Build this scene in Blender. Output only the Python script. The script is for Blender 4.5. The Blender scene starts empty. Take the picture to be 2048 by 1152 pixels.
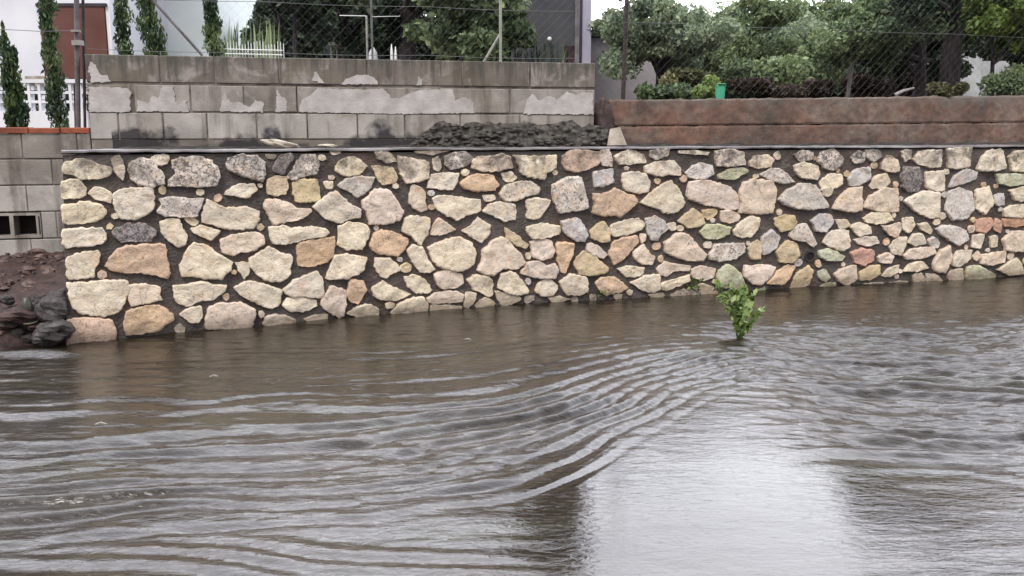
import bpy, math, random
import numpy as np
from mathutils import Vector, Matrix, noise as mn

# ------------------------------------------------------------------ camera, sky, sun, exposure
scn = bpy.context.scene
F_PX = 1774.0                       # focal length in photo pixels (photo is 2048 wide)
PITCH = math.atan((576 - 269) / F_PX)
CAM_H = 1.5
cam_d = bpy.data.cameras.new("camera")
cam = bpy.data.objects.new("camera", cam_d)
scn.collection.objects.link(cam)
cam.location = (0, 0, CAM_H)
cam.rotation_euler = (math.pi / 2 - PITCH, 0, 0)
cam_d.sensor_width = 36
cam_d.lens = F_PX / 2048 * 36
cam_d.clip_start = 0.05
cam_d.clip_end = 2000
scn.camera = cam

SUN_EL, SUN_ROT = math.radians(52), math.radians(200)
world = bpy.data.worlds.new("World")
scn.world = world
world.use_nodes = True
wt = world.node_tree
bg = wt.nodes["Background"]
sky = wt.nodes.new("ShaderNodeTexSky")
sky.sky_type = 'NISHITA'
sky.sun_disc = False
sky.sun_elevation = SUN_EL
sky.sun_rotation = SUN_ROT
sky.air_density = 1.0
sky.dust_density = 6.0
sky.ozone_density = 1.0
# overcast: the blue is mostly covered by pale cloud
tc = wt.nodes.new("ShaderNodeTexCoord")
cn = wt.nodes.new("ShaderNodeTexNoise"); cn.inputs["Scale"].default_value = 2.2; cn.inputs["Detail"].default_value = 5
cr = wt.nodes.new("ShaderNodeValToRGB")
cr.color_ramp.elements[0].position = 0.3; cr.color_ramp.elements[0].color = (5.8, 5.9, 6.5, 1)
cr.color_ramp.elements[1].position = 0.7; cr.color_ramp.elements[1].color = (8.1, 8.1, 8.6, 1)
mx = wt.nodes.new("ShaderNodeMixRGB"); mx.inputs[0].default_value = 0.86
wt.links.new(tc.outputs["Generated"], cn.inputs["Vector"])
wt.links.new(cn.outputs["Fac"], cr.inputs[0])
wt.links.new(sky.outputs[0], mx.inputs[1])
wt.links.new(cr.outputs[0], mx.inputs[2])
# added gradient: sky brighter beyond the wall for water reflections, dim behind the street
sp_ = wt.nodes.new("ShaderNodeSeparateXYZ"); wt.links.new(tc.outputs["Generated"], sp_.inputs[0])
gr = wt.nodes.new("ShaderNodeMapRange"); gr.inputs["From Min"].default_value = -.3; gr.inputs["From Max"].default_value = .95
gr.inputs["To Min"].default_value = .75; gr.inputs["To Max"].default_value = 5.2
wt.links.new(sp_.outputs[1], gr.inputs["Value"])
vm = wt.nodes.new("ShaderNodeVectorMath"); vm.operation = 'SCALE'
wt.links.new(mx.outputs[0], vm.inputs[0]); wt.links.new(gr.outputs[0], vm.inputs["Scale"])
wt.links.new(vm.outputs[0], bg.inputs[0])
bg.inputs[1].default_value = 0.12

sd = bpy.data.lights.new("sun", 'SUN'); sd.energy = 1.5; sd.angle = math.radians(20); sd.color = (1, .96, .9)
sun = bpy.data.objects.new("sun", sd); scn.collection.objects.link(sun)
dv = Vector((math.sin(SUN_ROT) * math.cos(SUN_EL), math.cos(SUN_ROT) * math.cos(SUN_EL), math.sin(SUN_EL)))
sun.rotation_euler = dv.to_track_quat('Z', 'Y').to_euler()

scn.view_settings.view_transform = 'Standard'
scn.view_settings.look = 'None'
scn.view_settings.gamma = 1
scn.view_settings.exposure = 0.66
scn.render.engine = 'CYCLES'

random.seed(7)
rng = np.random.default_rng(7)
COL = scn.collection

# ------------------------------------------------------------------ helpers
def at(px, py, Y):
    """point of the place seen at photo pixel px,py at distance Y"""
    dx = (px - 1024) / F_PX; dy = (576 - py) / F_PX
    a, b, c = dx, math.cos(PITCH) + dy * math.sin(PITCH), -math.sin(PITCH) + dy * math.cos(PITCH)
    return Vector((a / b * Y, Y, CAM_H + c / b * Y))

class MB:
    def __init__(s): s.v = []; s.f = []; s.c = []
    def add(s, vs, fs, c=0.5):
        n = len(s.v); s.v += [tuple(v) for v in vs]
        for f in fs: s.f.append([i + n for i in f]); s.c.append(c)
    def box(s, lo, hi, c=0.5, M=None, bev=0.0):
        x0, y0, z0 = lo; x1, y1, z1 = hi
        if bev <= 0:
            vs = [Vector(p) for p in ((x0,y0,z0),(x1,y0,z0),(x1,y1,z0),(x0,y1,z0),(x0,y0,z1),(x1,y0,z1),(x1,y1,z1),(x0,y1,z1))]
            fs = [(0,3,2,1),(4,5,6,7),(0,1,5,4),(1,2,6,5),(2,3,7,6),(3,0,4,7)]
        else:   # front (-y) face bevelled
            b = bev
            vs = [Vector(p) for p in ((x0,y0+b,z0),(x1,y0+b,z0),(x1,y1,z0),(x0,y1,z0),(x0,y0+b,z1),(x1,y0+b,z1),(x1,y1,z1),(x0,y1,z1),
                                      (x0+b,y0,z0+b),(x1-b,y0,z0+b),(x1-b,y0,z1-b),(x0+b,y0,z1-b))]
            fs = [(0,3,2,1),(4,5,6,7),(1,2,6,5),(2,3,7,6),(3,0,4,7),(8,9,10,11),(0,1,9,8),(1,5,10,9),(5,4,11,10),(4,0,8,11)]
        if M is not None: vs = [M @ v for v in vs]
        s.add(vs, fs, c)
    def tube(s, pts, rad, n=8, c=0.5, cap=True):
        pts = [Vector(p) for p in pts]
        if not hasattr(rad, '__len__'): rad = [rad] * len(pts)
        rings = []
        for i, p in enumerate(pts):
            d = (pts[min(i + 1, len(pts) - 1)] - pts[max(i - 1, 0)]).normalized()
            u = d.cross(Vector((0.13, 1, 0.07)))
            if u.length < 1e-3: u = d.cross(Vector((1, 0, 0)))
            u.normalize(); w = d.cross(u)
            rings.append([p + (u * math.cos(a) + w * math.sin(a)) * rad[i] for a in [2 * math.pi * k / n for k in range(n)]])
        vs = [v for r in rings for v in r]; fs = []
        for i in range(len(pts) - 1):
            for k in range(n):
                fs.append((i*n+k, i*n+(k+1) % n, (i+1)*n+(k+1) % n, (i+1)*n+k))
        if cap: fs += [tuple(range(n-1, -1, -1)), tuple((len(pts)-1)*n + k for k in range(n))]
        s.add(vs, fs, c)
    def blob(s, ctr, r, seed=0, amp=.25, c=0.5, nu=14, nv=9, freq=1.6, flat=0.0):
        vs = []; fs = []
        for j in range(nv + 1):
            th = math.pi * j / nv
            for i in range(nu):
                ph = 2 * math.pi * i / nu
                d = Vector((math.sin(th)*math.cos(ph), math.sin(th)*math.sin(ph), math.cos(th)))
                k = 1 + amp * mn.noise(d * freq + Vector((seed*7.1, seed*3.3, 0))) + amp*.4*mn.noise(d * freq*3 + Vector((seed, 0, 5)))
                vs.append(Vector((ctr[0] + d.x*r[0]*k, ctr[1] + d.y*r[1]*k, ctr[2] + d.z*r[2]*k)))
        for j in range(nv):
            for i in range(nu):
                fs.append((j*nu+i, (j+1)*nu+i, (j+1)*nu+(i+1) % nu, j*nu+(i+1) % nu))
        s.add(vs, fs, c)
    def build(s, name, m, parent=None, smooth=False):
        me = bpy.data.meshes.new(name)
        me.from_pydata(s.v, [], s.f)
        a = me.attributes.new("v", 'FLOAT', 'FACE')
        a.data.foreach_set("value", np.array(s.c, dtype=np.float32))
        if smooth: me.polygons.foreach_set("use_smooth", [True] * len(me.polygons))
        me.materials.append(m); me.update()
        o = bpy.data.objects.new(name, me); COL.objects.link(o)
        if parent is not None:
            o.parent = parent
            o.matrix_parent_inverse = Matrix.Translation(-parent.location)
        return o

def tag(o, label=None, cat=None, group=None, kind=None):
    if label: o["label"] = label
    if cat: o["category"] = cat
    if group: o["group"] = group
    if kind: o["kind"] = kind
    return o

def empty(name, loc, label, cat, group=None):
    o = bpy.data.objects.new(name, None); COL.objects.link(o); o.location = loc
    o.empty_display_size = .1
    return tag(o, label, cat, group)

# ------------------------------------------------------------------ materials
class NT:
    def __init__(s, name):
        s.m = bpy.data.materials.new(name); s.m.use_nodes = True; s.t = s.m.node_tree
        s.b = s.t.nodes["Principled BSDF"]; s.out = s.t.nodes["Material Output"]
    def n(s, typ, **kw):
        x = s.t.nodes.new(typ)
        for k, v in kw.items():
            if k.startswith('i_'):
                key = k[2:]; x.inputs[int(key) if key.isdigit() else key].default_value = v
            else: setattr(x, k, v)
        return x
    def l(s, a, b): s.t.links.new(a, b)
    def ramp(s, fac, stops):
        r = s.n("ShaderNodeValToRGB"); e = r.color_ramp.elements
        while len(e) < len(stops): e.new(.5)
        for q, (p, c) in zip(e, stops):
            q.position = p; q.color = (*c, 1) if hasattr(c, '__len__') else (c, c, c, 1)
        s.l(fac, r.inputs[0]); return r.outputs[0]
    def noise(s, scale, detail=4, vec=None, rough=.55, dist=0):
        x = s.n("ShaderNodeTexNoise"); x.inputs["Scale"].default_value = scale; x.inputs["Detail"].default_value = detail
        x.inputs["Roughness"].default_value = rough; x.inputs["Distortion"].default_value = dist
        if vec is not None: s.l(vec, x.inputs["Vector"])
        return x.outputs["Fac"]
    def mix(s, fac, a, b, mode='MIX'):
        x = s.n("ShaderNodeMixRGB", blend_type=mode)
        for i, v in ((0, fac), (1, a), (2, b)):
            if hasattr(v, 'is_linked'): s.l(v, x.inputs[i])
            elif hasattr(v, '__len__'): x.inputs[i].default_value = (*v, 1)
            else: x.inputs[i].default_value = v if i == 0 else (v, v, v, 1)
        return x.outputs[0]
    def vec(s, sc=(1, 1, 1)):
        t = s.n("ShaderNodeTexCoord"); mp = s.n("ShaderNodeMapping"); mp.inputs["Scale"].default_value = sc
        s.l(t.outputs["Object"], mp.inputs["Vector"]); return mp.outputs[0]
    def attr(s, name="v", out="Fac"):
        a = s.n("ShaderNodeAttribute", attribute_name=name); return a.outputs[out]
    def bump(s, h, strength=.5, dist=.01):
        b = s.n("ShaderNodeBump"); b.inputs["Strength"].default_value = strength; b.inputs["Distance"].default_value = dist
        s.l(h, b.inputs["Height"]); s.l(b.outputs[0], s.b.inputs["Normal"])
    def base(s, c):
        if hasattr(c, 'is_linked'): s.l(c, s.b.inputs["Base Color"])
        else: s.b.inputs["Base Color"].default_value = (*c, 1)
    def math(s, op, a, b=0.0):
        x = s.n("ShaderNodeMath", operation=op)
        for i, v in ((0, a), (1, b)):
            if hasattr(v, 'is_linked'): s.l(v, x.inputs[i])
            else: x.inputs[i].default_value = v
        return x.outputs[0]

def simple(name, c1, c2, rough=.7, scale=6, bump=.2, sc=(1, 1, 1), spec=.3, metal=0, attr=0.0):
    n = NT(name); v = n.vec(sc)
    f = n.noise(scale, 5, v)
    f = n.ramp(f, [(.32, 0.), (.68, 1.)])
    c = n.mix(f, c1, c2)
    if attr > 0:
        k = n.ramp(n.attr(), [(0., 1 - attr), (1., 1 + attr)])
        c = n.mix(1., c, k, 'MULTIPLY')
    n.base(c); n.b.inputs["Roughness"].default_value = rough
    n.b.inputs["Specular IOR Level"].default_value = spec; n.b.inputs["Metallic"].default_value = metal
    if bump: n.bump(n.noise(scale * 6, 4, v), bump, .01)
    return n.m

def leafmat(name, dark, mid, light):
    n = NT(name)
    c = n.ramp(n.attr(), [(0., dark), (.5, mid), (1., light)])
    n.base(c); n.b.inputs["Roughness"].default_value = .55; n.b.inputs["Specular IOR Level"].default_value = .35
    tr = n.n("ShaderNodeBsdfTranslucent"); n.l(c, tr.inputs[0])
    ms = n.n("ShaderNodeMixShader"); ms.inputs[0].default_value = .3
    n.l(n.b.outputs[0], ms.inputs[1]); n.l(tr.outputs[0], ms.inputs[2]); n.l(ms.outputs[0], n.out.inputs[0])
    return n.m

M = {}
# wet pale limestone, each stone its own tone from the colour attribute
n = NT("limestone"); v = n.vec()
col = n.attr("col", "Color"); wear = n.attr("wear")
t1 = n.ramp(n.noise(9, 5, v), [(.3, .80), (.7, 1.06)])
c = n.mix(1., col, t1, 'MULTIPLY')
hue = n.ramp(n.noise(11, 4, v, .65, .6), [(.52, 0.), (.66, .5)])
c = n.mix(hue, c, (.60, .40, .23))
kr = n.n('ShaderNodeTexNoise'); kr.inputs['Scale'].default_value = 7; kr.inputs['Detail'].default_value = 6; kr.inputs['Distortion'].default_value = 1.4; n.l(v, kr.inputs['Vector'])
ck = n.ramp(n.math('ABSOLUTE', n.math('SUBTRACT', kr.outputs['Fac'], .5)), [(0., .75), (.012, 0.)])
c = n.mix(ck, c, (.20, .14, .11))
gs = n.n('ShaderNodeNewGeometry'); gz = n.n('ShaderNodeSeparateXYZ'); n.l(gs.outputs['Position'], gz.inputs[0])
wet = n.ramp(n.math('ADD', gz.outputs[2], n.math('MULTIPLY', n.math('SUBTRACT', n.noise(6, 4, v), .5), .12)), [(.03, .72), (.12, 0.)])
c = n.mix(wet, c, (.15, .11, .08))
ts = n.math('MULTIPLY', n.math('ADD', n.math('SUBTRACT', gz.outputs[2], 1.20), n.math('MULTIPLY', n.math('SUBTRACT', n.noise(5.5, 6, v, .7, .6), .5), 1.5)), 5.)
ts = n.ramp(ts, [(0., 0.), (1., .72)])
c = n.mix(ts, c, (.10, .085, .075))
pits = n.noise(38, 6, v, .7, .8)
thr = n.math('ADD', n.math('ADD', pits, .022), n.math('MULTIPLY', wear, .26))
pm = n.ramp(thr, [(.66, 0.), (.74, .8)])
c = n.mix(pm, c, (.06, .05, .05))
blot = n.ramp(n.math('ADD', n.noise(7, 4, v), n.math('MULTIPLY', wear, .18)), [(.66, 0.), (.76, .35)])
c = n.mix(blot, c, (.20, .175, .165))
n.base(c); n.b.inputs["Roughness"].default_value = .62; n.b.inputs["Specular IOR Level"].default_value = .35
n.bump(n.math('ADD', n.noise(26, 6, v), n.math('MULTIPLY', n.noise(90, 4, v), .4)), .8, .014)
M['stone'] = n.m

n = NT("wet_mortar"); v = n.vec()
f = n.ramp(n.noise(3.2, 5, v), [(.3, 0.), (.7, 1.)])
c = n.mix(f, (.036, .028, .024), (.105, .086, .075))
f2 = n.ramp(n.noise(2.1, 3, v), [(.52, 0.), (.72, .6)])
c = n.mix(f2, c, (.12, .066, .048))
sm = n.ramp(n.noise(6.5, 6, v, .7, 1.), [(.56, 0.), (.70, .55)])
c = n.mix(sm, c, (.21, .185, .17))
dk = n.ramp(n.noise(4.1, 4, v), [(.56, 0.), (.72, .75)])
c = n.mix(dk, c, (.030, .024, .024))
sp = n.ramp(n.noise(60, 3, v), [(.62, 0.), (.75, .5)])
c = n.mix(sp, c, (.24, .21, .19))
n.base(c); n.b.inputs["Roughness"].default_value = .6; n.bump(n.noise(45, 6, v), .8, .02)
M['mortar'] = n.m

n = NT("stained_concrete_block"); v = n.vec(); vs_ = n.vec((6, 6, .7))
k = n.ramp(n.attr(), [(0., (.165, .140, .118)), (.5, (.26, .235, .205)), (1., (.46, .43, .395))])
f = n.ramp(n.noise(2.6, 5, v), [(.3, .62), (.7, 1.24)])
c = n.mix(1., k, f, 'MULTIPLY')
wh = n.ramp(n.noise(4.2, 6, v, .65, .6), [(.52, 0.), (.62, .6)])
c = n.mix(wh, c, (.42, .375, .35))
brn = n.ramp(n.noise(3.3, 6, v, .7, .3), [(.54, 0.), (.70, .5)])
c = n.mix(brn, c, (.115, .085, .07))
ol = n.ramp(n.noise(1.7, 3, v), [(.52, 0.), (.72, .3)])
c = n.mix(ol, c, (.19, .165, .10))
st = n.ramp(n.noise(1.3, 4, vs_), [(.52, 0.), (.70, .75)])
c = n.mix(st, c, (.085, .062, .054))
# mould creeping up from the soil line: soil stain by height along the foot of the wall
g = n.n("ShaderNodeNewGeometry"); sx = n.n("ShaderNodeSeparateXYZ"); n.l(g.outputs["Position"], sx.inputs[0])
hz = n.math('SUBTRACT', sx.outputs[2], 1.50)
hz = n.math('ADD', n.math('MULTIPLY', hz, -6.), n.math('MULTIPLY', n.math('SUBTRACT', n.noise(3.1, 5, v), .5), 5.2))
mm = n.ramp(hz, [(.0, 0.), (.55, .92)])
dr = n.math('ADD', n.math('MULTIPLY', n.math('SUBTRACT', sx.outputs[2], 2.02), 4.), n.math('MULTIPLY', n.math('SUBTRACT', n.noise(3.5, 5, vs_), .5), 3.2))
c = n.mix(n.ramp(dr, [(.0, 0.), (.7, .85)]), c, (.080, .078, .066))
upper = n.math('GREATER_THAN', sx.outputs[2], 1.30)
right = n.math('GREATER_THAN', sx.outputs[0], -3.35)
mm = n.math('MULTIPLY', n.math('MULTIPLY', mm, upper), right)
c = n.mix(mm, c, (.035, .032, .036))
n.base(c); n.b.inputs["Roughness"].default_value = .8; n.b.inputs["Specular IOR Level"].default_value = .2
n.bump(n.noise(70, 5, v), .45, .008)
M['block'] = n.m
M['plaster'] = simple("pale_lime_patch", (.36, .33, .31), (.52, .49, .47), .85, 9, .4)
M['joint'] = simple("dark_joint", (.040, .028, .024), (.27, .235, .205), .85, 5, .5)

n = NT("rust_stained_concrete"); v = n.vec((1, 1, 1)); vs_ = n.vec((3, 3, 1.6))
f = n.ramp(n.noise(1.4, 6, v), [(.3, 0.), (.5, .5), (.7, 1.)])
c = n.mix(f, (.085, .062, .050), (.22, .112, .075))
gy = n.ramp(n.noise(2.8, 6, v, .65, .5), [(.45, 0.), (.62, .8)])
c = n.mix(gy, c, (.175, .140, .115))
gx_ = n.ramp(n.noise(9, 5, v, .7), [(.35, .7), (.65, 1.25)])
c = n.mix(1., c, gx_, 'MULTIPLY')
st = n.ramp(n.noise(1.6, 5, vs_), [(.5, 0.), (.68, .75)])
c = n.mix(st, c, (.075, .050, .042))
yl = n.ramp(n.noise(2.3, 4, v, dist=1.), [(.58, 0.), (.74, .6)])
c = n.mix(yl, c, (.29, .215, .15))
sp = n.ramp(n.noise(22, 4, v), [(.62, 0.), (.76, .6)])
c = n.mix(sp, c, (.05, .035, .03))
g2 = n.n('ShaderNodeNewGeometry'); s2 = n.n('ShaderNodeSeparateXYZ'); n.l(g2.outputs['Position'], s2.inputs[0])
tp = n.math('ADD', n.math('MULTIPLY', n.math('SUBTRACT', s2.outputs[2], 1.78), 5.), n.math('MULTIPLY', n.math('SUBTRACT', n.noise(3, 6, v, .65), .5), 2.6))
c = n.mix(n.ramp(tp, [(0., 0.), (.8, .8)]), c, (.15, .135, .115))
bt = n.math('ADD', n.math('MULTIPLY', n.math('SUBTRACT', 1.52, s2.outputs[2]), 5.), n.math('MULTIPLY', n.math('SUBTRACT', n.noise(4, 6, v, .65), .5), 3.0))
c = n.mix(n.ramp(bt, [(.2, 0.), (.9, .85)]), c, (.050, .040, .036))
n.base(c); n.b.inputs["Roughness"].default_value = .8; n.bump(n.noise(22, 7, v), .6, .014)
M['rust'] = n.m

M['coping'] = simple("wet_coping", (.10, .09, .09), (.30, .28, .28), .45, 3, .4, (1, 1, 1), .5)
M['soil'] = simple("dark_red_soil", (.020, .012, .011), (.080, .045, .038), .6, 16, 1.0, (1, 1, 1), .4)
M['darksoil'] = simple("dark_mossy_soil", (.018, .018, .018), (.075, .068, .060), .85, 12, 1.0)
M['moss'] = simple("dark_moss", (.018, .017, .015), (.14, .125, .11), .9, 22, 1.0)
M['rubble'] = simple("rubble_stone", (.05, .028, .026), (.20, .14, .12), .6, 14, .6)
M['rock'] = simple("grey_rock", (.020, .017, .016), (.115, .10, .095), .55, 14, 1.0)
M['paleRock'] = simple("beige_rock", (.26, .22, .17), (.48, .43, .36), .7, 9, .7)
M['terracotta'] = simple("terracotta", (.16, .048, .030), (.34, .10, .05), .7, 7, .4)
M['white'] = simple("white_house_paint", (.66, .67, .72), (.78, .79, .83), .8, 1.6, .05)
M['white2'] = simple("white_paint_green_tint", (.64, .70, .69), (.78, .83, .82), .8, 1.2, .05)
M['lattice'] = simple("white_lattice_paint", (.68, .69, .73), (.82, .82, .86), .7, 4, .05)
M['shutter'] = simple("brown_painted_shutter", (.105, .040, .032), (.150, .062, .050), .55, 2, .1, (1, 1, 1))
M['lintel'] = simple("dark_lintel", (.025, .025, .035), (.05, .045, .055), .6, 5, .1)
M['greywall'] = simple("dark_grey_render", (.050, .052, .058), (.085, .085, .095), .8, 1.5, .2)
M['lilac'] = simple("pale_lilac_paint", (.34, .33, .42), (.46, .45, .54), .8, 3, .1)
M['paleRender'] = simple("pale_grey_render", (.30, .275, .29), (.42, .39, .41), .85, 1.6, .2)
M['paleGreen'] = simple("weathered_pale_wall", (.34, .35, .37), (.56, .57, .58), .85, 3, .2)
M['maroon'] = simple("dark_maroon_wall", (.030, .014, .018), (.065, .032, .036), .8, 3, .2)
M['roof'] = simple("dark_roof_edge", (.06, .06, .06), (.12, .12, .12), .8, 3, .2)
M['post'] = simple("weathered_grey_post", (.075, .065, .07), (.17, .155, .16), .55, 9, .3)
M['darkpost'] = simple("dark_rusty_post", (.018, .014, .014), (.055, .038, .034), .6, 14, .3)
M['palepost'] = simple("pale_galvanised_post", (.22, .22, .20), (.36, .35, .31), .5, 9, .2)
M['wire'] = simple("galvanised_wire", (.10, .10, .10), (.17, .17, .17), .5, 9, 0, metal=.4)
M['whitemetal'] = simple("white_enamel", (.68, .70, .68), (.82, .82, .80), .5, 5, .05)
M['bark'] = simple("dark_bark", (.022, .018, .022), (.065, .052, .052), .9, 12, .9, (3, 3, .6))
M['palebark'] = simple("pale_bark", (.20, .18, .17), (.38, .35, .33), .85, 12, .7, (3, 3, .6))
M['greenplastic'] = simple("green_plastic", (.05, .34, .20), (.09, .46, .29), .4, 4, .05)
M['bottle'] = simple("dark_clay_pot", (.018, .022, .016), (.05, .05, .035), .3, 8, .2, spec=.5)
M['palering'] = simple("pale_ring", (.30, .27, .18), (.42, .38, .28), .5, 8, .1)
M['hole'] = simple("dark_pipe_inside", (.012, .008, .008), (.028, .018, .017), .9, 5, 0)
M['pipe'] = simple("dark_pipe", (.03, .028, .03), (.07, .065, .065), .6, 5, .1)
M['stem'] = simple("green_stem", (.05, .09, .02), (.11, .17, .04), .6, 8, .1)
M['ground'] = simple("garden_soil", (.05, .038, .028), (.12, .095, .065), .9, 2, .6)
M['lamp'] = simple("white_lamp_glass", (.8, .8, .78), (.85, .85, .82), .3, 2, 0)
M['cypress'] = leafmat("cypress_leaf", (.018, .036, .022), (.055, .095, .040), (.17, .225, .085))
M['leafdark'] = leafmat("dark_leaf", (.014, .024, .018), (.038, .060, .038), (.11, .145, .07))
M['leafmid'] = leafmat("mid_leaf", (.045, .068, .040), (.145, .20, .10), (.33, .40, .19))
M['leafpale'] = leafmat("pale_leaf", (.075, .105, .075), (.22, .28, .175), (.43, .50, .31))
M['leafbright'] = leafmat("bright_leaf", (.03, .055, .012), (.11, .17, .035), (.30, .37, .10))
M['leafyellow'] = leafmat("yellow_leaf", (.05, .055, .025), (.14, .14, .065), (.30, .28, .14))
M['leafbrown'] = leafmat("brown_leaf", (.020, .012, .010), (.05, .036, .028), (.13, .10, .07))
M['weed'] = leafmat("weed_leaf", (.05, .085, .02), (.17, .25, .06), (.42, .52, .22))

# muddy flood water
n = NT("muddy_water"); g = n.n("ShaderNodeTexCoord")
mp = n.n("ShaderNodeMapping"); mp.inputs["Scale"].default_value = (1.0, 3.6, 1.0); mp.inputs["Rotation"].default_value = (0, 0, .06)
n.l(g.outputs["Object"], mp.inputs["Vector"])
mp2 = n.n("ShaderNodeMapping"); mp2.inputs["Scale"].default_value = (1.0, 2.3, 1.0); mp2.inputs["Rotation"].default_value = (0, 0, -.10)
n.l(g.outputs["Object"], mp2.inputs["Vector"])
mud = n.ramp(n.noise(.9, 4, mp.outputs[0]), [(.35, 0.), (.65, 1.)])
c = n.mix(mud, (.014, .0105, .007), (.026, .020, .0135))
ol = n.ramp(n.noise(.6, 3, mp.outputs[0], dist=.5), [(.55, 0.), (.75, .6)])
c = n.mix(ol, c, (.036, .035, .018))
n.base(c)
n.b.inputs["Roughness"].default_value = .05; n.b.inputs["IOR"].default_value = 1.48
h1 = n.noise(5.5, 5, mp.outputs[0], .6, .5); h2 = n.noise(21, 4, mp2.outputs[0], .6, .8)
rf = n.attr("ruf")
h = n.math('ADD', n.math('MULTIPLY', h1, .7), n.math('MULTIPLY', h2, .75))
h = n.math('MULTIPLY', h, rf)
n.bump(h, 1.0, .020)
M['water'] = n.m
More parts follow.
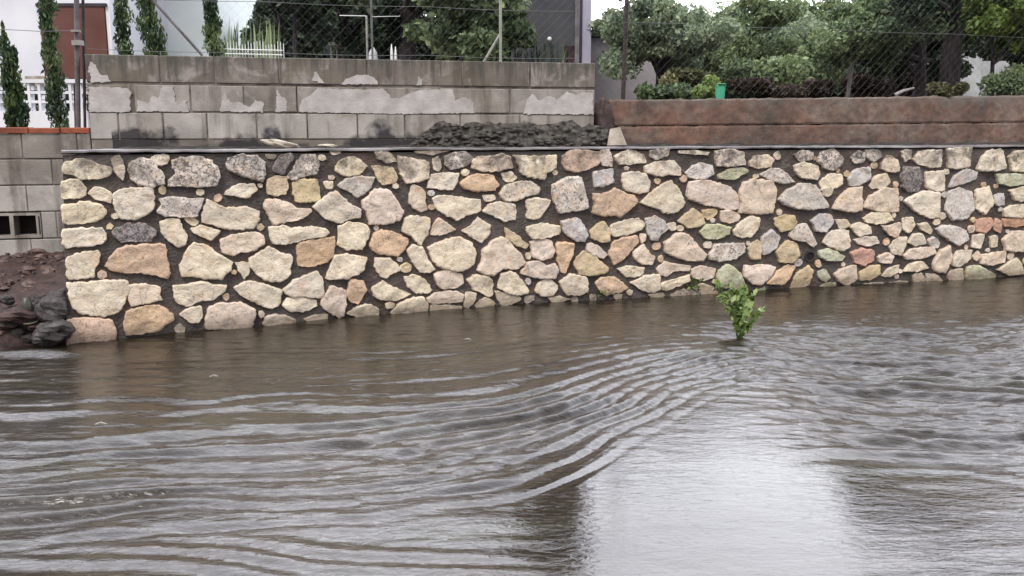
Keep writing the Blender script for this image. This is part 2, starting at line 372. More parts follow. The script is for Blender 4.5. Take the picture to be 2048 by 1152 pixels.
STONES = '''
c 14,255,22,262,39,265,52,260,58,257,74,254,77,247,71,240,55,237,38,238,31,242,14,246
c 79,265,90,269,92,262,94,248,91,235,86,241,80,254
w 102,258,118,265,131,263,137,253,146,243,147,228,132,225,116,227,103,234,103,242,102,251
c 134,267,148,270,157,269,152,258,139,256,135,260
w 162,261,174,265,199,266,215,260,225,249,226,234,218,223,196,223,175,225,153,224,156,234,167,242,162,250
w 243,264,260,268,283,267,293,259,295,239,289,228,276,233,262,239,242,245,240,256
c 301,268,312,267,311,264,300,264
c 13,232,23,236,35,234,40,223,39,215,28,211,11,211
c 45,216,55,224,69,220,75,211,72,202,62,207,53,209
c 78,212,90,220,105,221,131,223,130,194,121,184,102,177,87,178,81,190,79,201
w 141,205,157,207,181,203,201,204,196,191,188,177,166,179,147,180,136,186,143,196
c 236,214,252,222,278,224,281,215,272,208,269,204,251,207,237,209
c 10,199,35,203,58,200,65,192,62,181,48,176,31,175,16,173,10,176
c 199,177,209,202,225,193,236,186,259,189,282,182,281,167,272,155,237,156,218,163,200,168
c 174,174,185,174,192,170,186,165,178,168
c 139,170,155,174,166,171,168,159,174,149,172,137,162,132,150,141,141,156
c 183,158,196,162,209,157,222,154,216,145,207,141,195,149,185,152
d 74,162,91,168,112,169,130,161,130,151,118,143,100,146,84,144,75,153
c 9,165,32,165,58,165,62,157,59,144,43,141,23,141,10,139,7,146
p 224,140,243,145,275,149,287,143,288,131,273,121,253,121,241,114,226,122
o 60,109,73,128,89,136,115,138,142,136,143,115,147,94,142,85,123,93,107,97,92,97,71,101
c 10,123,30,130,48,132,53,126,46,111,42,104,42,96,25,94,9,94
c 162,102,175,125,186,136,205,129,218,117,238,104,234,92,219,79,199,82,183,86,166,87
c 245,102,263,100,263,90,256,77,251,88
c 267,108,282,116,297,124,311,114,332,107,330,98,325,89,328,80,312,70,292,71,280,80,269,93
c 9,87,31,86,60,87,87,85,86,67,78,50,69,38,51,36,26,41,14,50,10,64
p 89,78,106,78,131,71,130,57,133,53,110,50,91,47,89,58,87,67
c 152,72,174,73,193,75,207,70,226,68,224,58,206,48,186,48,172,40,158,46,153,56
c 240,63,262,72,282,66,312,54,308,34,298,27,284,30,269,40,252,49
o 84,38,101,42,120,44,133,41,146,29,147,19,132,13,126,6,101,4,81,4,80,21
c 159,28,174,36,188,36,189,23,183,13,170,17
p 201,34,211,39,246,38,270,26,266,10,261,-4,223,0,195,2,197,22
o 4,33,22,33,45,30,61,27,65,10,65,-1,38,-5,17,-5,0,-6
c 284,5,301,14,319,10,332,4,318,-6,288,-6
d 309,251,319,266,335,270,340,262,328,251,326,240,311,242
w 340,245,354,267,373,268,380,256,375,239,356,236,342,230,330,233,333,240
c 299,269,312,268,311,265,302,264
y 299,229,312,234,326,232,329,221,325,209,308,207,298,211
y 339,225,353,229,376,228,379,196,360,195,343,196,338,210
c 406,244,415,258,438,264,449,255,457,249,449,240,428,234,412,239
c 400,273,415,273,414,270,404,269
p 473,272,490,272,502,266,508,257,490,256,478,262
y 468,249,484,247,501,244,509,230,501,221,483,220,476,231
c 512,264,532,260,562,254,562,228,549,224,525,220,516,234,513,248
c 572,259,580,262,585,250,581,240,573,243
w 591,263,614,269,629,270,642,259,629,248,604,243,595,250
p 640,256,654,263,679,261,692,268,708,261,714,243,686,239,660,238,642,244
p 541,273,601,273,574,268,544,269
g 409,219,425,229,448,231,470,231,462,215,451,207,440,199,430,209,416,215
c 389,224,400,225,399,215,392,216
c 562,212,570,233,592,234,615,235,613,221,604,208,579,211
o 619,219,635,229,660,232,676,230,687,213,679,205,648,205,626,209
c 695,233,711,234,721,226,714,219,698,224
w 690,198,702,212,724,217,750,218,765,206,760,197,740,194,724,187,701,186
p 295,199,313,198,329,192,340,184,362,183,364,177,350,169,328,165,304,160,299,176,293,187
c 369,186,388,200,405,210,416,197,427,188,444,180,445,166,423,165,409,159,392,165,381,173
p 450,193,462,201,471,210,492,210,506,191,517,171,508,159,487,154,461,155,457,173,451,181
p 529,189,534,216,546,213,555,204,554,190,559,177,549,172,537,179
c 570,194,585,198,616,193,654,189,653,169,635,165,612,157,594,165,579,174
c 660,169,673,181,692,183,718,178,719,153,708,154,700,150,685,159,673,163
c 660,196,679,196,682,189,666,187
c 740,185,760,188,785,185,776,169,763,154,741,156,744,170
c 299,156,322,158,336,151,364,154,386,150,391,143,383,137,349,135,321,128,302,130
c 409,152,426,157,449,154,459,144,454,130,445,114,422,115,406,123,410,137
o 460,121,469,138,481,143,499,138,524,126,523,118,513,106,507,99,492,103,474,105,462,112
c 515,141,523,162,539,164,563,159,559,134,553,128,548,115,538,123,532,132
p 566,132,572,148,580,160,588,153,609,139,593,134,575,132
c 623,136,641,145,650,157,663,148,674,144,669,129,656,115,644,124
y 701,139,711,132,728,118,744,108,737,101,721,109,705,119
o 341,121,346,129,377,133,401,135,396,104,384,96,361,90,342,93
c 386,70,401,104,421,105,453,98,447,81,438,73,414,67,394,67
c 469,97,492,94,510,78,506,74,491,69,486,62,476,70,468,82
c 524,106,533,116,550,109,559,89,571,73,561,68,546,70,531,91
c 562,110,584,119,615,125,637,115,645,94,640,77,621,67,602,70,583,76,571,85
p 650,67,661,87,658,99,679,117,695,122,711,109,734,83,737,74,721,65,695,68,679,57,662,59
c 317,55,335,68,369,80,377,68,379,36,362,39,348,43,331,42,318,48
p 376,30,385,41,392,54,415,46,415,27,411,4,404,3,387,14,378,22
o 419,42,426,62,446,59,450,45,443,34,436,23,425,27
c 313,30,323,40,345,39,365,33,367,24,350,18,322,20
c 462,47,482,56,497,45,528,32,514,27,499,24,472,28,462,39
c 520,61,537,63,555,53,564,38,558,32,539,35,524,46
p 571,64,593,69,619,60,621,45,611,39,583,39,575,49
c 630,50,646,57,669,53,677,41,674,34,677,24,669,18,653,29,643,32
c 692,56,711,61,726,49,744,26,741,20,724,18,701,26,688,33
c 493,2,505,15,527,23,548,25,557,11,556,-6,532,-7,505,-6
p 558,23,576,31,608,31,621,25,620,12,595,13,570,13,561,15
c 624,3,629,27,646,24,643,14,632,2
c 646,4,662,16,682,5,672,-4,652,-5
c 682,27,705,21,729,13,726,7,708,2,691,3,687,17
c 562,0,567,10,589,7,619,4,617,-5,582,-7
c 418,7,436,17,457,18,469,11,470,-4,444,-3
c 283,1,287,13,308,14,316,9,334,2,321,-5,291,-6
c 347,4,369,8,384,8,385,-4,357,-4
c 718,264,756,261,795,264,794,242,776,232,773,223,750,227,734,232,726,246
c 741,139,770,143,803,138,802,124,770,119,754,117,746,126
p 749,111,770,115,787,111,794,93,787,83,770,79,754,86
c 759,24,767,39,787,41,801,26,791,14,768,14
o 810,262,822,272,848,272,875,269,881,250,866,243,839,235,816,239,810,248
p 882,272,897,273,902,256,903,244,886,247,880,260
c 909,262,936,272,967,262,969,249,937,248,916,247,911,255
g 979,271,1016,274,1014,263,992,256,980,260
c 1037,271,1073,270,1098,268,1095,262,1066,265,1037,266
c 968,243,992,249,1024,252,1038,239,1039,225,1014,228,993,226,970,231
g 1053,230,1067,242,1084,247,1103,242,1108,226,1086,219,1057,221
w 1112,269,1138,272,1168,267,1174,244,1147,242,1115,243
n 1120,226,1143,235,1173,238,1182,230,1162,223,1152,217,1122,218
p 1185,248,1198,259,1224,260,1236,252,1229,239,1206,238,1187,241
w 1209,224,1233,236,1252,232,1268,224,1284,210,1265,207,1234,214
g 869,233,886,235,904,238,903,224,908,216,890,210,871,207
c 927,230,944,232,968,229,978,215,976,196,955,195,931,201,926,215
w 789,211,803,217,822,225,842,224,849,201,858,171,847,167,823,166,803,162,793,184
o 868,195,890,193,910,202,931,193,947,190,954,177,939,165,918,152,908,157,891,155,867,160,872,176
c 963,177,980,192,1004,208,1021,215,1036,201,1051,175,1037,159,1016,156,998,166,973,172
p 1061,213,1086,217,1119,209,1145,202,1162,186,1165,161,1143,159,1117,167,1095,171,1062,180,1056,191
p 1174,208,1193,215,1234,211,1243,197,1242,174,1238,151,1204,151,1168,154,1170,172,1167,192
y 1040,141,1056,152,1070,163,1085,151,1093,135,1082,130,1060,129,1049,136
y 1090,159,1117,160,1119,152,1103,144,1092,148
p 1130,157,1147,158,1168,148,1166,139,1148,135,1131,139
g 808,146,823,150,840,150,854,129,857,118,851,110,834,112,813,127
y 862,126,877,138,888,144,900,128,900,108,885,107,868,116
c 905,137,929,144,957,147,970,138,964,127,940,121,912,116,904,124
g 974,146,995,149,1010,140,1019,127,1003,118,998,107,986,109,978,122
c 1020,135,1031,138,1034,127,1026,124,1020,129
n 1086,118,1096,131,1122,131,1148,126,1145,113,1123,106,1101,106
c 1158,120,1174,136,1192,146,1210,141,1209,125,1194,108,1176,106,1160,111
y 1246,140,1269,145,1288,143,1293,132,1286,119,1263,115,1251,127
c 963,118,973,117,972,107,966,103
p 1013,101,1028,110,1043,118,1061,113,1080,92,1101,75,1092,64,1063,66,1037,74,1017,81
p 858,103,868,105,882,95,897,84,889,77,872,85,858,91
o 797,106,814,108,831,104,829,89,821,73,816,54,807,56,802,80
o 901,83,909,105,933,114,954,115,958,103,941,88,930,75,910,64,910,73
p 949,84,970,98,979,83,992,76,987,61,969,64,955,71
y 834,73,851,91,872,81,882,71,900,59,893,49,865,47,845,51,836,60
w 1108,75,1120,94,1150,93,1180,94,1183,78,1163,66,1129,62,1110,66
y 1192,85,1210,99,1218,91,1216,64,1197,64
g 1221,104,1240,117,1258,103,1253,86,1234,73,1223,72
y 1254,76,1276,94,1296,88,1305,67,1290,54,1263,55
p 731,57,741,75,764,76,777,67,794,71,801,58,794,44,767,47,747,50
c 806,37,825,49,857,43,859,17,842,11,818,14,811,26
o 876,32,889,41,914,38,928,28,940,19,925,12,907,11,897,7,883,19
c 920,56,938,59,970,56,970,46,956,40,935,42
p 1000,53,1016,65,1037,58,1067,55,1065,45,1034,48,1020,38,1006,41
c 946,29,974,39,1002,41,1005,13,992,8,971,14
c 1010,26,1038,29,1065,38,1066,25,1039,18,1021,10,1011,12
p 1072,48,1092,52,1120,47,1117,31,1097,26,1075,33
n 1128,40,1144,53,1160,47,1173,35,1184,14,1173,4,1150,9,1127,12
p 1186,51,1205,47,1228,50,1250,45,1241,28,1219,12,1203,15,1183,31
o 1234,13,1256,35,1279,46,1295,43,1284,23,1269,10
c 1076,12,1094,17,1118,12,1115,0,1098,-5
w 1030,1,1054,9,1076,6,1095,-7,1066,-14,1036,-11
c 982,4,1010,5,1016,0,993,-5
n 1170,-9,1196,-6,1230,7,1231,-9,1212,-17,1174,-17
g 1237,-8,1254,-3,1278,-10,1255,-13
c 739,12,754,13,754,6,741,3
c 783,10,805,9,825,4,791,0
c 866,8,876,8,876,-1,866,0
c 914,7,928,7,925,-1,915,0
y 1109,-3,1124,3,1132,-7,1115,-12
g 1253,177,1270,193,1300,206,1331,202,1344,185,1362,164,1362,158,1327,156,1291,159,1264,167
c 1284,241,1305,246,1333,239,1338,224,1335,213,1307,218,1289,225
w 1281,261,1300,269,1321,266,1320,253,1297,249
w 1334,249,1343,267,1370,271,1391,255,1388,242,1369,232,1353,236
c 1343,209,1362,222,1389,223,1393,205,1379,198,1347,199
c 1346,195,1371,196,1370,185,1356,181
g 1408,215,1421,231,1453,235,1457,214,1431,202,1411,201
w 1411,255,1426,267,1443,262,1436,248,1420,245
c 1460,200,1471,217,1495,222,1504,206,1493,196,1464,195
p 1485,243,1496,258,1517,248,1523,230,1511,225,1482,233
g 1446,269,1474,268,1480,257,1460,248,1447,255
c 1528,266,1549,269,1550,254,1538,248
c 1557,251,1570,266,1621,269,1624,236,1603,235,1568,242
c 1637,271,1668,273,1696,273,1697,236,1667,232,1646,234
c 1718,230,1727,253,1743,267,1776,268,1789,231,1761,226,1725,226
c 1798,253,1810,265,1860,267,1866,223,1806,225
d 1531,216,1539,235,1569,233,1582,209,1573,188,1548,187,1534,199
c 1591,224,1633,226,1638,189,1625,186,1594,195
g 1650,194,1665,218,1690,229,1717,223,1714,209,1684,202,1658,194
n 1766,219,1807,218,1862,216,1864,199,1805,195,1777,199
p 1376,157,1389,177,1411,194,1438,197,1439,151,1411,150
p 1447,156,1461,179,1489,193,1524,192,1530,147,1501,147
c 1541,167,1570,181,1595,186,1627,182,1630,133,1608,132,1577,145
g 1648,147,1651,183,1676,190,1708,182,1716,149,1700,128,1665,127
c 1719,185,1751,192,1766,159,1748,136,1725,149
g 1769,174,1789,177,1794,155,1773,155
c 1806,184,1856,192,1860,159,1822,165
c 1795,144,1815,151,1860,153,1864,127,1799,129
c 1449,135,1468,145,1506,144,1519,129,1495,124,1458,126
g 1328,134,1347,144,1371,143,1376,130,1361,111,1341,114
c 1384,133,1408,132,1417,122,1397,115
c 1417,118,1437,126,1466,117,1467,104,1443,100
p 1493,119,1512,117,1535,124,1540,109,1529,94,1509,105
c 1544,132,1565,133,1571,117,1560,103,1546,111
c 1582,119,1601,120,1615,107,1614,98,1589,110
g 1628,108,1645,115,1676,111,1699,103,1709,84,1684,72,1661,86,1638,97
r 1727,124,1763,127,1769,112,1753,97,1728,102
c 1722,91,1749,94,1743,65,1722,69
r 1777,126,1791,118,1791,96,1775,104
c 1768,86,1783,89,1786,67,1770,67
r 1797,125,1864,124,1866,109,1801,109
p 1800,81,1826,97,1868,94,1873,53,1812,57
w 1279,105,1297,125,1317,126,1326,111,1341,89,1334,81,1315,94,1291,98
c 1359,89,1370,109,1393,112,1414,110,1420,80,1405,71,1376,81
c 1431,93,1456,96,1480,97,1490,84,1465,80,1440,84
c 1516,76,1535,92,1556,93,1550,72,1543,58,1525,62
c 1560,82,1573,98,1590,99,1603,79,1579,77
g 1609,84,1621,91,1639,79,1634,70,1618,73
n 1350,72,1372,76,1410,59,1402,52,1369,54,1353,60
r 1425,66,1449,73,1475,69,1476,49,1456,40,1435,48
p 1490,56,1513,62,1528,55,1519,42,1495,45
p 1551,57,1571,69,1623,71,1629,58,1603,50,1560,48
p 1626,36,1641,61,1662,71,1671,49,1657,17,1632,21
c 1676,41,1685,59,1721,60,1718,43,1693,28,1677,30
p 1727,47,1739,57,1747,48,1737,37
p 1749,50,1781,52,1810,55,1810,32,1774,28,1751,31
y 1289,0,1303,29,1326,43,1337,34,1329,7,1301,-1
n 1351,30,1367,33,1378,18,1368,12,1354,19
p 1388,25,1411,36,1436,39,1440,12,1418,1,1401,8
y 1449,26,1473,37,1492,38,1495,20,1471,10,1452,10
c 1502,16,1520,30,1540,36,1539,22,1517,14
c 1554,23,1570,38,1595,41,1614,28,1588,23
c 1579,13,1598,16,1610,2,1604,-5,1583,-6
c 1613,15,1638,10,1652,0,1648,-5,1615,-3
c 1667,5,1672,18,1700,22,1705,-4,1674,-4
n 1711,7,1716,25,1743,26,1786,7,1787,-2,1741,-4,1714,-3
c 1796,16,1820,28,1842,39,1858,19,1865,4,1823,4
n 1351,-3,1369,5,1391,7,1394,-9,1378,-13,1356,-13
c 1402,-6,1439,0,1441,-9,1411,-13
c 1455,1,1505,2,1506,-6,1460,-6
c 1522,1,1565,2,1567,-6,1540,-7
n 1237,-8,1258,-4,1284,-9,1259,-16
'''

# ------------------------------------------------------------------ the line of the stone wall, seen from above
PATH = [(-3.265, 6.344), (-2.482, 6.719), (-2.028, 6.932), (-1.641, 7.108), (-1.234, 7.289), (-0.808, 7.475), (-0.366, 7.652), (0.094, 7.821),
        (0.569, 7.981), (1.062, 8.132), (1.664, 8.314), (2.376, 8.527), (3.431, 8.84), (5.528, 9.459), (11.282, 11.158)]
PATH = [Vector(p) for p in PATH]
SS = [0.0]
for i in range(len(PATH) - 1): SS.append(SS[-1] + (PATH[i + 1] - PATH[i]).length)
NRM = []
for i in range(len(PATH)):
    d = (PATH[min(i + 1, len(PATH) - 1)] - PATH[max(i - 1, 0)]).normalized()
    NRM.append(Vector((d.y, -d.x)))          # towards the street
def wall_pt(s, z, out=0.0):
    i = 0
    while i < len(PATH) - 2 and s > SS[i + 1]: i += 1
    u = (s - SS[i]) / (SS[i + 1] - SS[i])
    p = PATH[i].lerp(PATH[i + 1], u); nn = NRM[i].lerp(NRM[i + 1], max(0, min(1, u))).normalized()
    return Vector((p.x + nn.x * out, p.y + nn.y * out, z))
WTOP = 1.355
SMAX = 15.0
def wall_y(x):
    for i in range(len(PATH) - 1):
        if x <= PATH[i + 1].x or i == len(PATH) - 2:
            u = (x - PATH[i].x) / (PATH[i + 1].x - PATH[i].x)
            return PATH[i].y + u * (PATH[i + 1].y - PATH[i].y)

# ------------------------------------------------------------------ water
def vnoise(x, y, seed, sx=1.0, sy=1.0, n=256):
    r = np.random.default_rng(seed).random((n, n)) * 2 - 1
    x = x / sx; y = y / sy
    xi = np.floor(x).astype(int); yi = np.floor(y).astype(int)
    fx = x - xi; fy = y - yi
    fx = fx * fx * fx * (fx * (fx * 6 - 15) + 10); fy = fy * fy * fy * (fy * (fy * 6 - 15) + 10)
    a = r[xi % n, yi % n]; b = r[(xi + 1) % n, yi % n]; c = r[xi % n, (yi + 1) % n]; d = r[(xi + 1) % n, (yi + 1) % n]
    return (a * (1 - fx) + b * fx) * (1 - fy) + (c * (1 - fx) + d * fx) * fy
def sstep(a, b, x):
    t = np.clip((x - a) / (b - a), 0, 1); return t * t * (3 - 2 * t)

xs = np.concatenate([-np.geomspace(60, 5.2, 24)[:-1], np.arange(-5.2, 6.8, .016), np.geomspace(6.8, 60, 24)])
ys = np.concatenate([-np.geomspace(40, .5, 16)[:-1], np.linspace(-.5, 2.7, 60)[:-1], np.arange(2.7, 10.2, .0125), np.array([10.6, 11.2, 12.0])])
GX, GY = np.meshgrid(xs, ys)
gk = [(-60, -.62), (-3, -.62), (-1.87, -.48), (-.62, -.30), (.0, -.06), (.16, 0), (.51, .42), (1.0, 1.15), (1.51, 1.75), (2.1, 2.1), (3.0, 2.35), (6, 2.6), (60, 2.6)]
GG = np.interp(GX, [a for a, b in gk], [b for a, b in gk])
for _ in range(3):   # soften the corners of the crest line
    GG = (np.interp(GX - .12, [a for a, b in gk], [b for a, b in gk]) + np.interp(GX + .12, [a for a, b in gk], [b for a, b in gk]) + GG) / 3
wgt = 1.0 - .62 * sstep(3.9, 6.0, GY - GG * .3)
warp = .16 * vnoise(GX, GY, 3, 1.4, .8) + .06 * vnoise(GX, GY, 4, .45, .35)
PHI = GY - GG * wgt + warp
lam = .205
ph = 2 * math.pi * PHI / lam
ph = ph + 1.3 * vnoise(GX, GY, 41, .8, .5)
cr_ = (np.sin(ph) + .42 * np.sin(2 * ph + .8) + .10 * np.sin(3.3 * ph + 2 * vnoise(GX, GY, 42, .5, .3)))
patch = .25 + .95 * np.clip(vnoise(GX, GY, 5, .9, .35) + .45, 0, 1.2)
mfan = sstep(3.25, 3.95, PHI) * (1 - .80 * sstep(4.1, 5.3, PHI)) * (1 - sstep(5.9, 6.8, GY)) * (1 - sstep(1.1, 2.1, GX))
near_left = (1 - sstep(-.15, .35, GX))
H1 = .0150 * cr_ * mfan * patch
# long smooth swells in the lower left, streaming along the street
ph2 = 2 * math.pi * (GY + .10 * GX + .12 * vnoise(GX, GY, 8, 1.6, .7) + .05 * vnoise(GX, GY, 38, .6, .25)) / .105
H2 = .0040 * np.sin(ph2) * (1 - sstep(3.4, 3.9, PHI)) * near_left * (.15 + 1.5 * np.clip(vnoise(GX, GY, 9, .8, .3) + .15, 0, 1))
# choppy arcs on the right, bending round the weed
R = np.sqrt((GX - 1.9) ** 2 * .55 + (GY - 2.6) ** 2) + .10 * vnoise(GX, GY, 11, .8, .5)
mr = sstep(1.0, 1.9, GX) * sstep(3.6, 4.3, GY) * (1 - sstep(6.6, 7.6, GY))
mr = np.maximum(mr, sstep(2.0, 2.7, GX) * sstep(3.1, 3.6, GY) * (1 - sstep(6.6, 7.6, GY)))
H3 = .0165 * np.sin(2 * math.pi * R / .20) * mr * (.35 + .9 * np.clip(vnoise(GX, GY, 12, .5, .3) + .3, 0, 1))
# isotropic-ish chop drawn out along the flow
chop = (vnoise(GX, GY, 21, .30, .085) + .9 * near_left * vnoise(GX, GY, 24, .55, .07) + .6 * vnoise(GX + .3 * GY, GY, 22, .15, .045) + .6 * vnoise(GX - .2 * GY, GY, 23, .07, .032))
chmask = .19 + 1.0 * mr + .30 * mfan + .20 * sstep(5.2, 6.2, GY) * (1 - sstep(-1.0, 1.0, -GX + .2)) + .10 * near_left
pool = np.exp(-(((GX - .80) / .85) ** 4 + ((GY - 3.1) / .95) ** 4))
chmask = chmask * (1 - .68 * np.clip(pool * 1.4, 0, 1))
H4 = .0082 * chop * chmask
# broad sheets sliding along the wall
H5 = .006 * vnoise(GX, GY + .1 * GX, 31, 1.1, .32) * sstep(5.2, 6.0, GY) + .010 * vnoise(GX, GY, 32, 2.5, .9)
ex = GX - 1.53; ey = GY - 6.0
rr = np.sqrt(ex ** 2 + ey ** 2)
H6 = .006 * np.cos(2 * math.pi * rr / .11) * np.exp(-rr / .22)
fade = sstep(2.2, 2.8, GY) * (1 - sstep(5.0, 8.0, np.abs(GX) - 1.0)) * .999 + .001
H7 = .085 * sstep(2.4, 5.6, GY) * np.exp(-((GX - .85) / 1.0) ** 4) * (1 - sstep(5.6, 7.6, GY))
GZ = (H1 + H2 + H3 + H4 + H5 + H6) * fade + H7
# bow of water piling up at the left end of the wall
GZ += .035 * np.exp(-((GY - (5.95 + .05 * (GX + 3.6))) / .09) ** 2) * (1 - sstep(-3.3, -2.6, GX)) * (1 - .0 * GX)
ruf = np.clip(.17 + .10 * mr + .06 * mfan + .06 * sstep(5.0, 6.0, GY), 0, 1) * (1 - .62 * np.clip(pool * 1.3, 0, 1))
nx, ny = len(xs), len(ys)
co = np.stack([GX, GY, GZ], -1).reshape(-1, 3).astype(np.float32)
idx = np.arange(nx * ny).reshape(ny, nx)
qd = np.stack([idx[:-1, :-1], idx[:-1, 1:], idx[1:, 1:], idx[1:, :-1]], -1).reshape(-1, 4)
me = bpy.data.meshes.new("water")
me.vertices.add(len(co)); me.vertices.foreach_set("co", co.ravel())
me.loops.add(qd.size); me.loops.foreach_set("vertex_index", qd.ravel().astype(np.int32))
me.polygons.add(len(qd)); me.polygons.foreach_set("loop_start", (np.arange(len(qd)) * 4).astype(np.int32))
me.polygons.foreach_set("loop_total", np.full(len(qd), 4, dtype=np.int32))
me.update(calc_edges=True)
me.polygons.foreach_set("use_smooth", np.ones(len(qd), dtype=bool))
a = me.attributes.new("ruf", 'FLOAT', 'POINT'); a.data.foreach_set("value", ruf.ravel().astype(np.float32))
me.materials.append(M['water'])
water = bpy.data.objects.new("water", me); COL.objects.link(water); tag(water, kind='structure')

# ------------------------------------------------------------------ ground behind the walls, and the bank at the left end
BA, BB = Vector((-3.5, 7.5)), Vector((.77, 8.45))      # foot line of the concrete block wall
BD = (BB - BA).normalized(); BN = Vector((BD.y, -BD.x))
def block_line_y(x): return BA.y + (x - BA.x) * (BB.y - BA.y) / (BB.x - BA.x)
mb = MB()
gx = [-60, -30, -15] + [-8 + i * .25 for i in range(69)] + [12, 20, 35, 60]
gy = [0, .3, .6, 1, 1.5, 2.5, 4, 7, 12, 20, 40, 80, 160, 300]
vs = []
for x in gx:
    y0 = (block_line_y(x) + .22) if x < .9 else wall_y(x) + .62
    for g_ in gy:
        vs.append((x, y0 + g_, 1.28 + .03 * mn.noise(Vector((x, g_, 0)))))
fs = [(i * len(gy) + j, (i + 1) * len(gy) + j, (i + 1) * len(gy) + j + 1, i * len(gy) + j + 1) for i in range(len(gx) - 1) for j in range(len(gy) - 1)]
mb.add(vs, fs); tag(mb.build("ground", M['ground'], smooth=True), kind='structure')

# river bed so that the water stands on something
mb = MB(); mb.add([(-60, -40, -.45), (60, -40, -.45), (60, 14, -.45), (-60, 14, -.45)], [(0, 1, 2, 3)])
tag(mb.build("street_bed", M['soil']), kind='structure')

# bank: red soil sloping from the low wall to the water
mb = MB(); vs = []; nxb, nyb = 150, 60
for i in range(nxb + 1):
    x = -9.0 + (9.0 - 3.262) * i / nxb
    yw = block_line_y(x) + .05
    for j in range(nyb + 1):
        t = j / nyb
        y = yw - 1.85 * t
        z = .52 - .30 * t - .55 * t ** 2.2 + .05 * max(0, (x + 4.2)) * (1 - t)
        z += .035 * mn.noise(Vector((x * 2.2, y * 2.2, 0))) + .030 * mn.noise(Vector((x * 7, y * 11, 3))) + .018 * mn.noise(Vector((x * 19, y * 24, 7)))
        z += .05 * math.exp(-((x + 3.45) / .35) ** 2) * math.exp(-((t - .42) / .30) ** 2)
        if y < 6.42: z -= .45 * min(1, (6.42 - y) / .25) * max(0, min(1, (x + 3.62) / .3))
        z += .022 * abs(mn.noise(Vector((x * 34, y * 30, 5))))
        vs.append((x, y, z))
fs = [(i * (nyb + 1) + j, i * (nyb + 1) + j + 1, (i + 1) * (nyb + 1) + j + 1, (i + 1) * (nyb + 1) + j) for i in range(nxb) for j in range(nyb)]
mb.add(vs, fs); tag(mb.build("bank", M['soil'], smooth=True), kind='structure')

# loose rubble on the bank
mb = MB(); rb = random.Random(8)
for i in range(520):
    x = rb.uniform(-5.2, -3.36); t = rb.uniform(.02, .80); y = block_line_y(x) + .05 - 1.85 * t
    if y < 6.42 and x > -3.65: continue
    z = .52 - .30 * t - .55 * t ** 2.2 + .05 * max(0, (x + 4.2)) * (1 - t) + .01; r_ = .010 + .05 * rb.random() ** 3
    mb.blob((x, y, z), (r_ * rb.uniform(.8, 1.6), r_, r_ * .6), i, .5, rb.random(), nu=7, nv=5)
tag(mb.build("rubble", M['rubble']), kind='stuff')

# terrace: narrow dark strip between the coping and the block wall
mb = MB(); vs = []; n1, n2 = 260, 14
for i in range(n1 + 1):
    x = -3.22 + (11.0 + 3.22) * i / n1
    ya = wall_y(x) + .22
    yb = (block_line_y(x) + .06) if x < .86 else wall_y(x) + .52
    yb = max(yb, ya + .05)
    for j in range(n2 + 1):
        t = j / n2; y = ya + (yb - ya) * t
        z = 1.365 + .035 * t + .020 * mn.noise(Vector((x * 5, y * 9, 1))) + .012 * mn.noise(Vector((x * 17, y * 21, 2)))
        z += .035 * t * max(0, min(1, 1.2 + x)) * (1 if x < .8 else .3)
        vs.append((x, y, z))
fs = [(i * (n2 + 1) + j, (i + 1) * (n2 + 1) + j, (i + 1) * (n2 + 1) + j + 1, i * (n2 + 1) + j + 1) for i in range(n1) for j in range(n2)]
mb.add(vs, fs); tag(mb.build("terrace_soil", M['darksoil'], smooth=True), kind='structure')

# ------------------------------------------------------------------ stone wall
stone_wall = empty("stone_wall", (PATH[0].x, PATH[0].y, 0), "long retaining wall of pale irregular limestone in dark mortar, standing in the flood water", "stone wall")
mb = MB(); ds = .022; ns = int(SMAX / ds); nz = 66; z0, z1 = -.35, WTOP
vs = []
for i in range(ns + 1):
    s = i * ds
    for j in range(nz + 1):
        z = z0 + (z1 - z0) * j / nz
        o = .008 * mn.noise(Vector((s * 9, z * 9, 0))) + .006 * mn.noise(Vector((s * 26, z * 26, 4))) - .004
        vs.append(wall_pt(s + .078 * max(0, z) / 1.38 * max(0, 1 - s / .5), z, o))
fs = [(i * (nz + 1) + j, (i + 1) * (nz + 1) + j, (i + 1) * (nz + 1) + j + 1, i * (nz + 1) + j + 1) for i in range(ns) for j in range(nz)]
mb.add(vs, fs)
# left return and back of the wall
e = [wall_pt(0, z0, 0), wall_pt(.078, z1, 0)]; bk = Vector((-3.33, 7.52))
n_ = len(mb.v)
mb.add([e[0], e[1], Vector((bk.x, bk.y, z1)), Vector((bk.x, bk.y, z0))], [(0, 1, 2, 3)])
ring = [wall_pt(s, z1, -.001) for s in np.linspace(.085, SMAX, 60)]; bkr = [wall_pt(s, z1, -.30) for s in np.linspace(.30, SMAX, 60)]; low = [Vector((p.x, p.y, z0)) for p in bkr]
vv = ring + bkr + low; ff = []
for i in range(59): ff += [(i, i + 1, 60 + i + 1, 60 + i), (60 + i, 60 + i + 1, 120 + i + 1, 120 + i)]
mb.add(vv, ff)
mb.build("mortar", M['mortar'], stone_wall, smooth=True)

TONE = {'c': (.745, .645, .50), 'p': (.71, .585, .475), 'y': (.64, .51, .33), 'o': (.66, .475, .335), 'g': (.60, .55, .505), 'w': (.66, .58, .50),
        'd': (.34, .30, .275), 'n': (.54, .54, .38), 'r': (.56, .33, .24)}
WEAR = {'c': .0, 'p': .05, 'y': .05, 'o': .12, 'g': .2, 'w': .34, 'd': .6, 'n': .1, 'r': .1}
stones = []
for line in STONES.strip().split('\n'):
    k, v_ = line.split(); v_ = [int(q) / 200 for q in v_.split(',')]
    stones.append((k, [(v_[i], v_[i + 1]) for i in range(0, len(v_), 2)]))
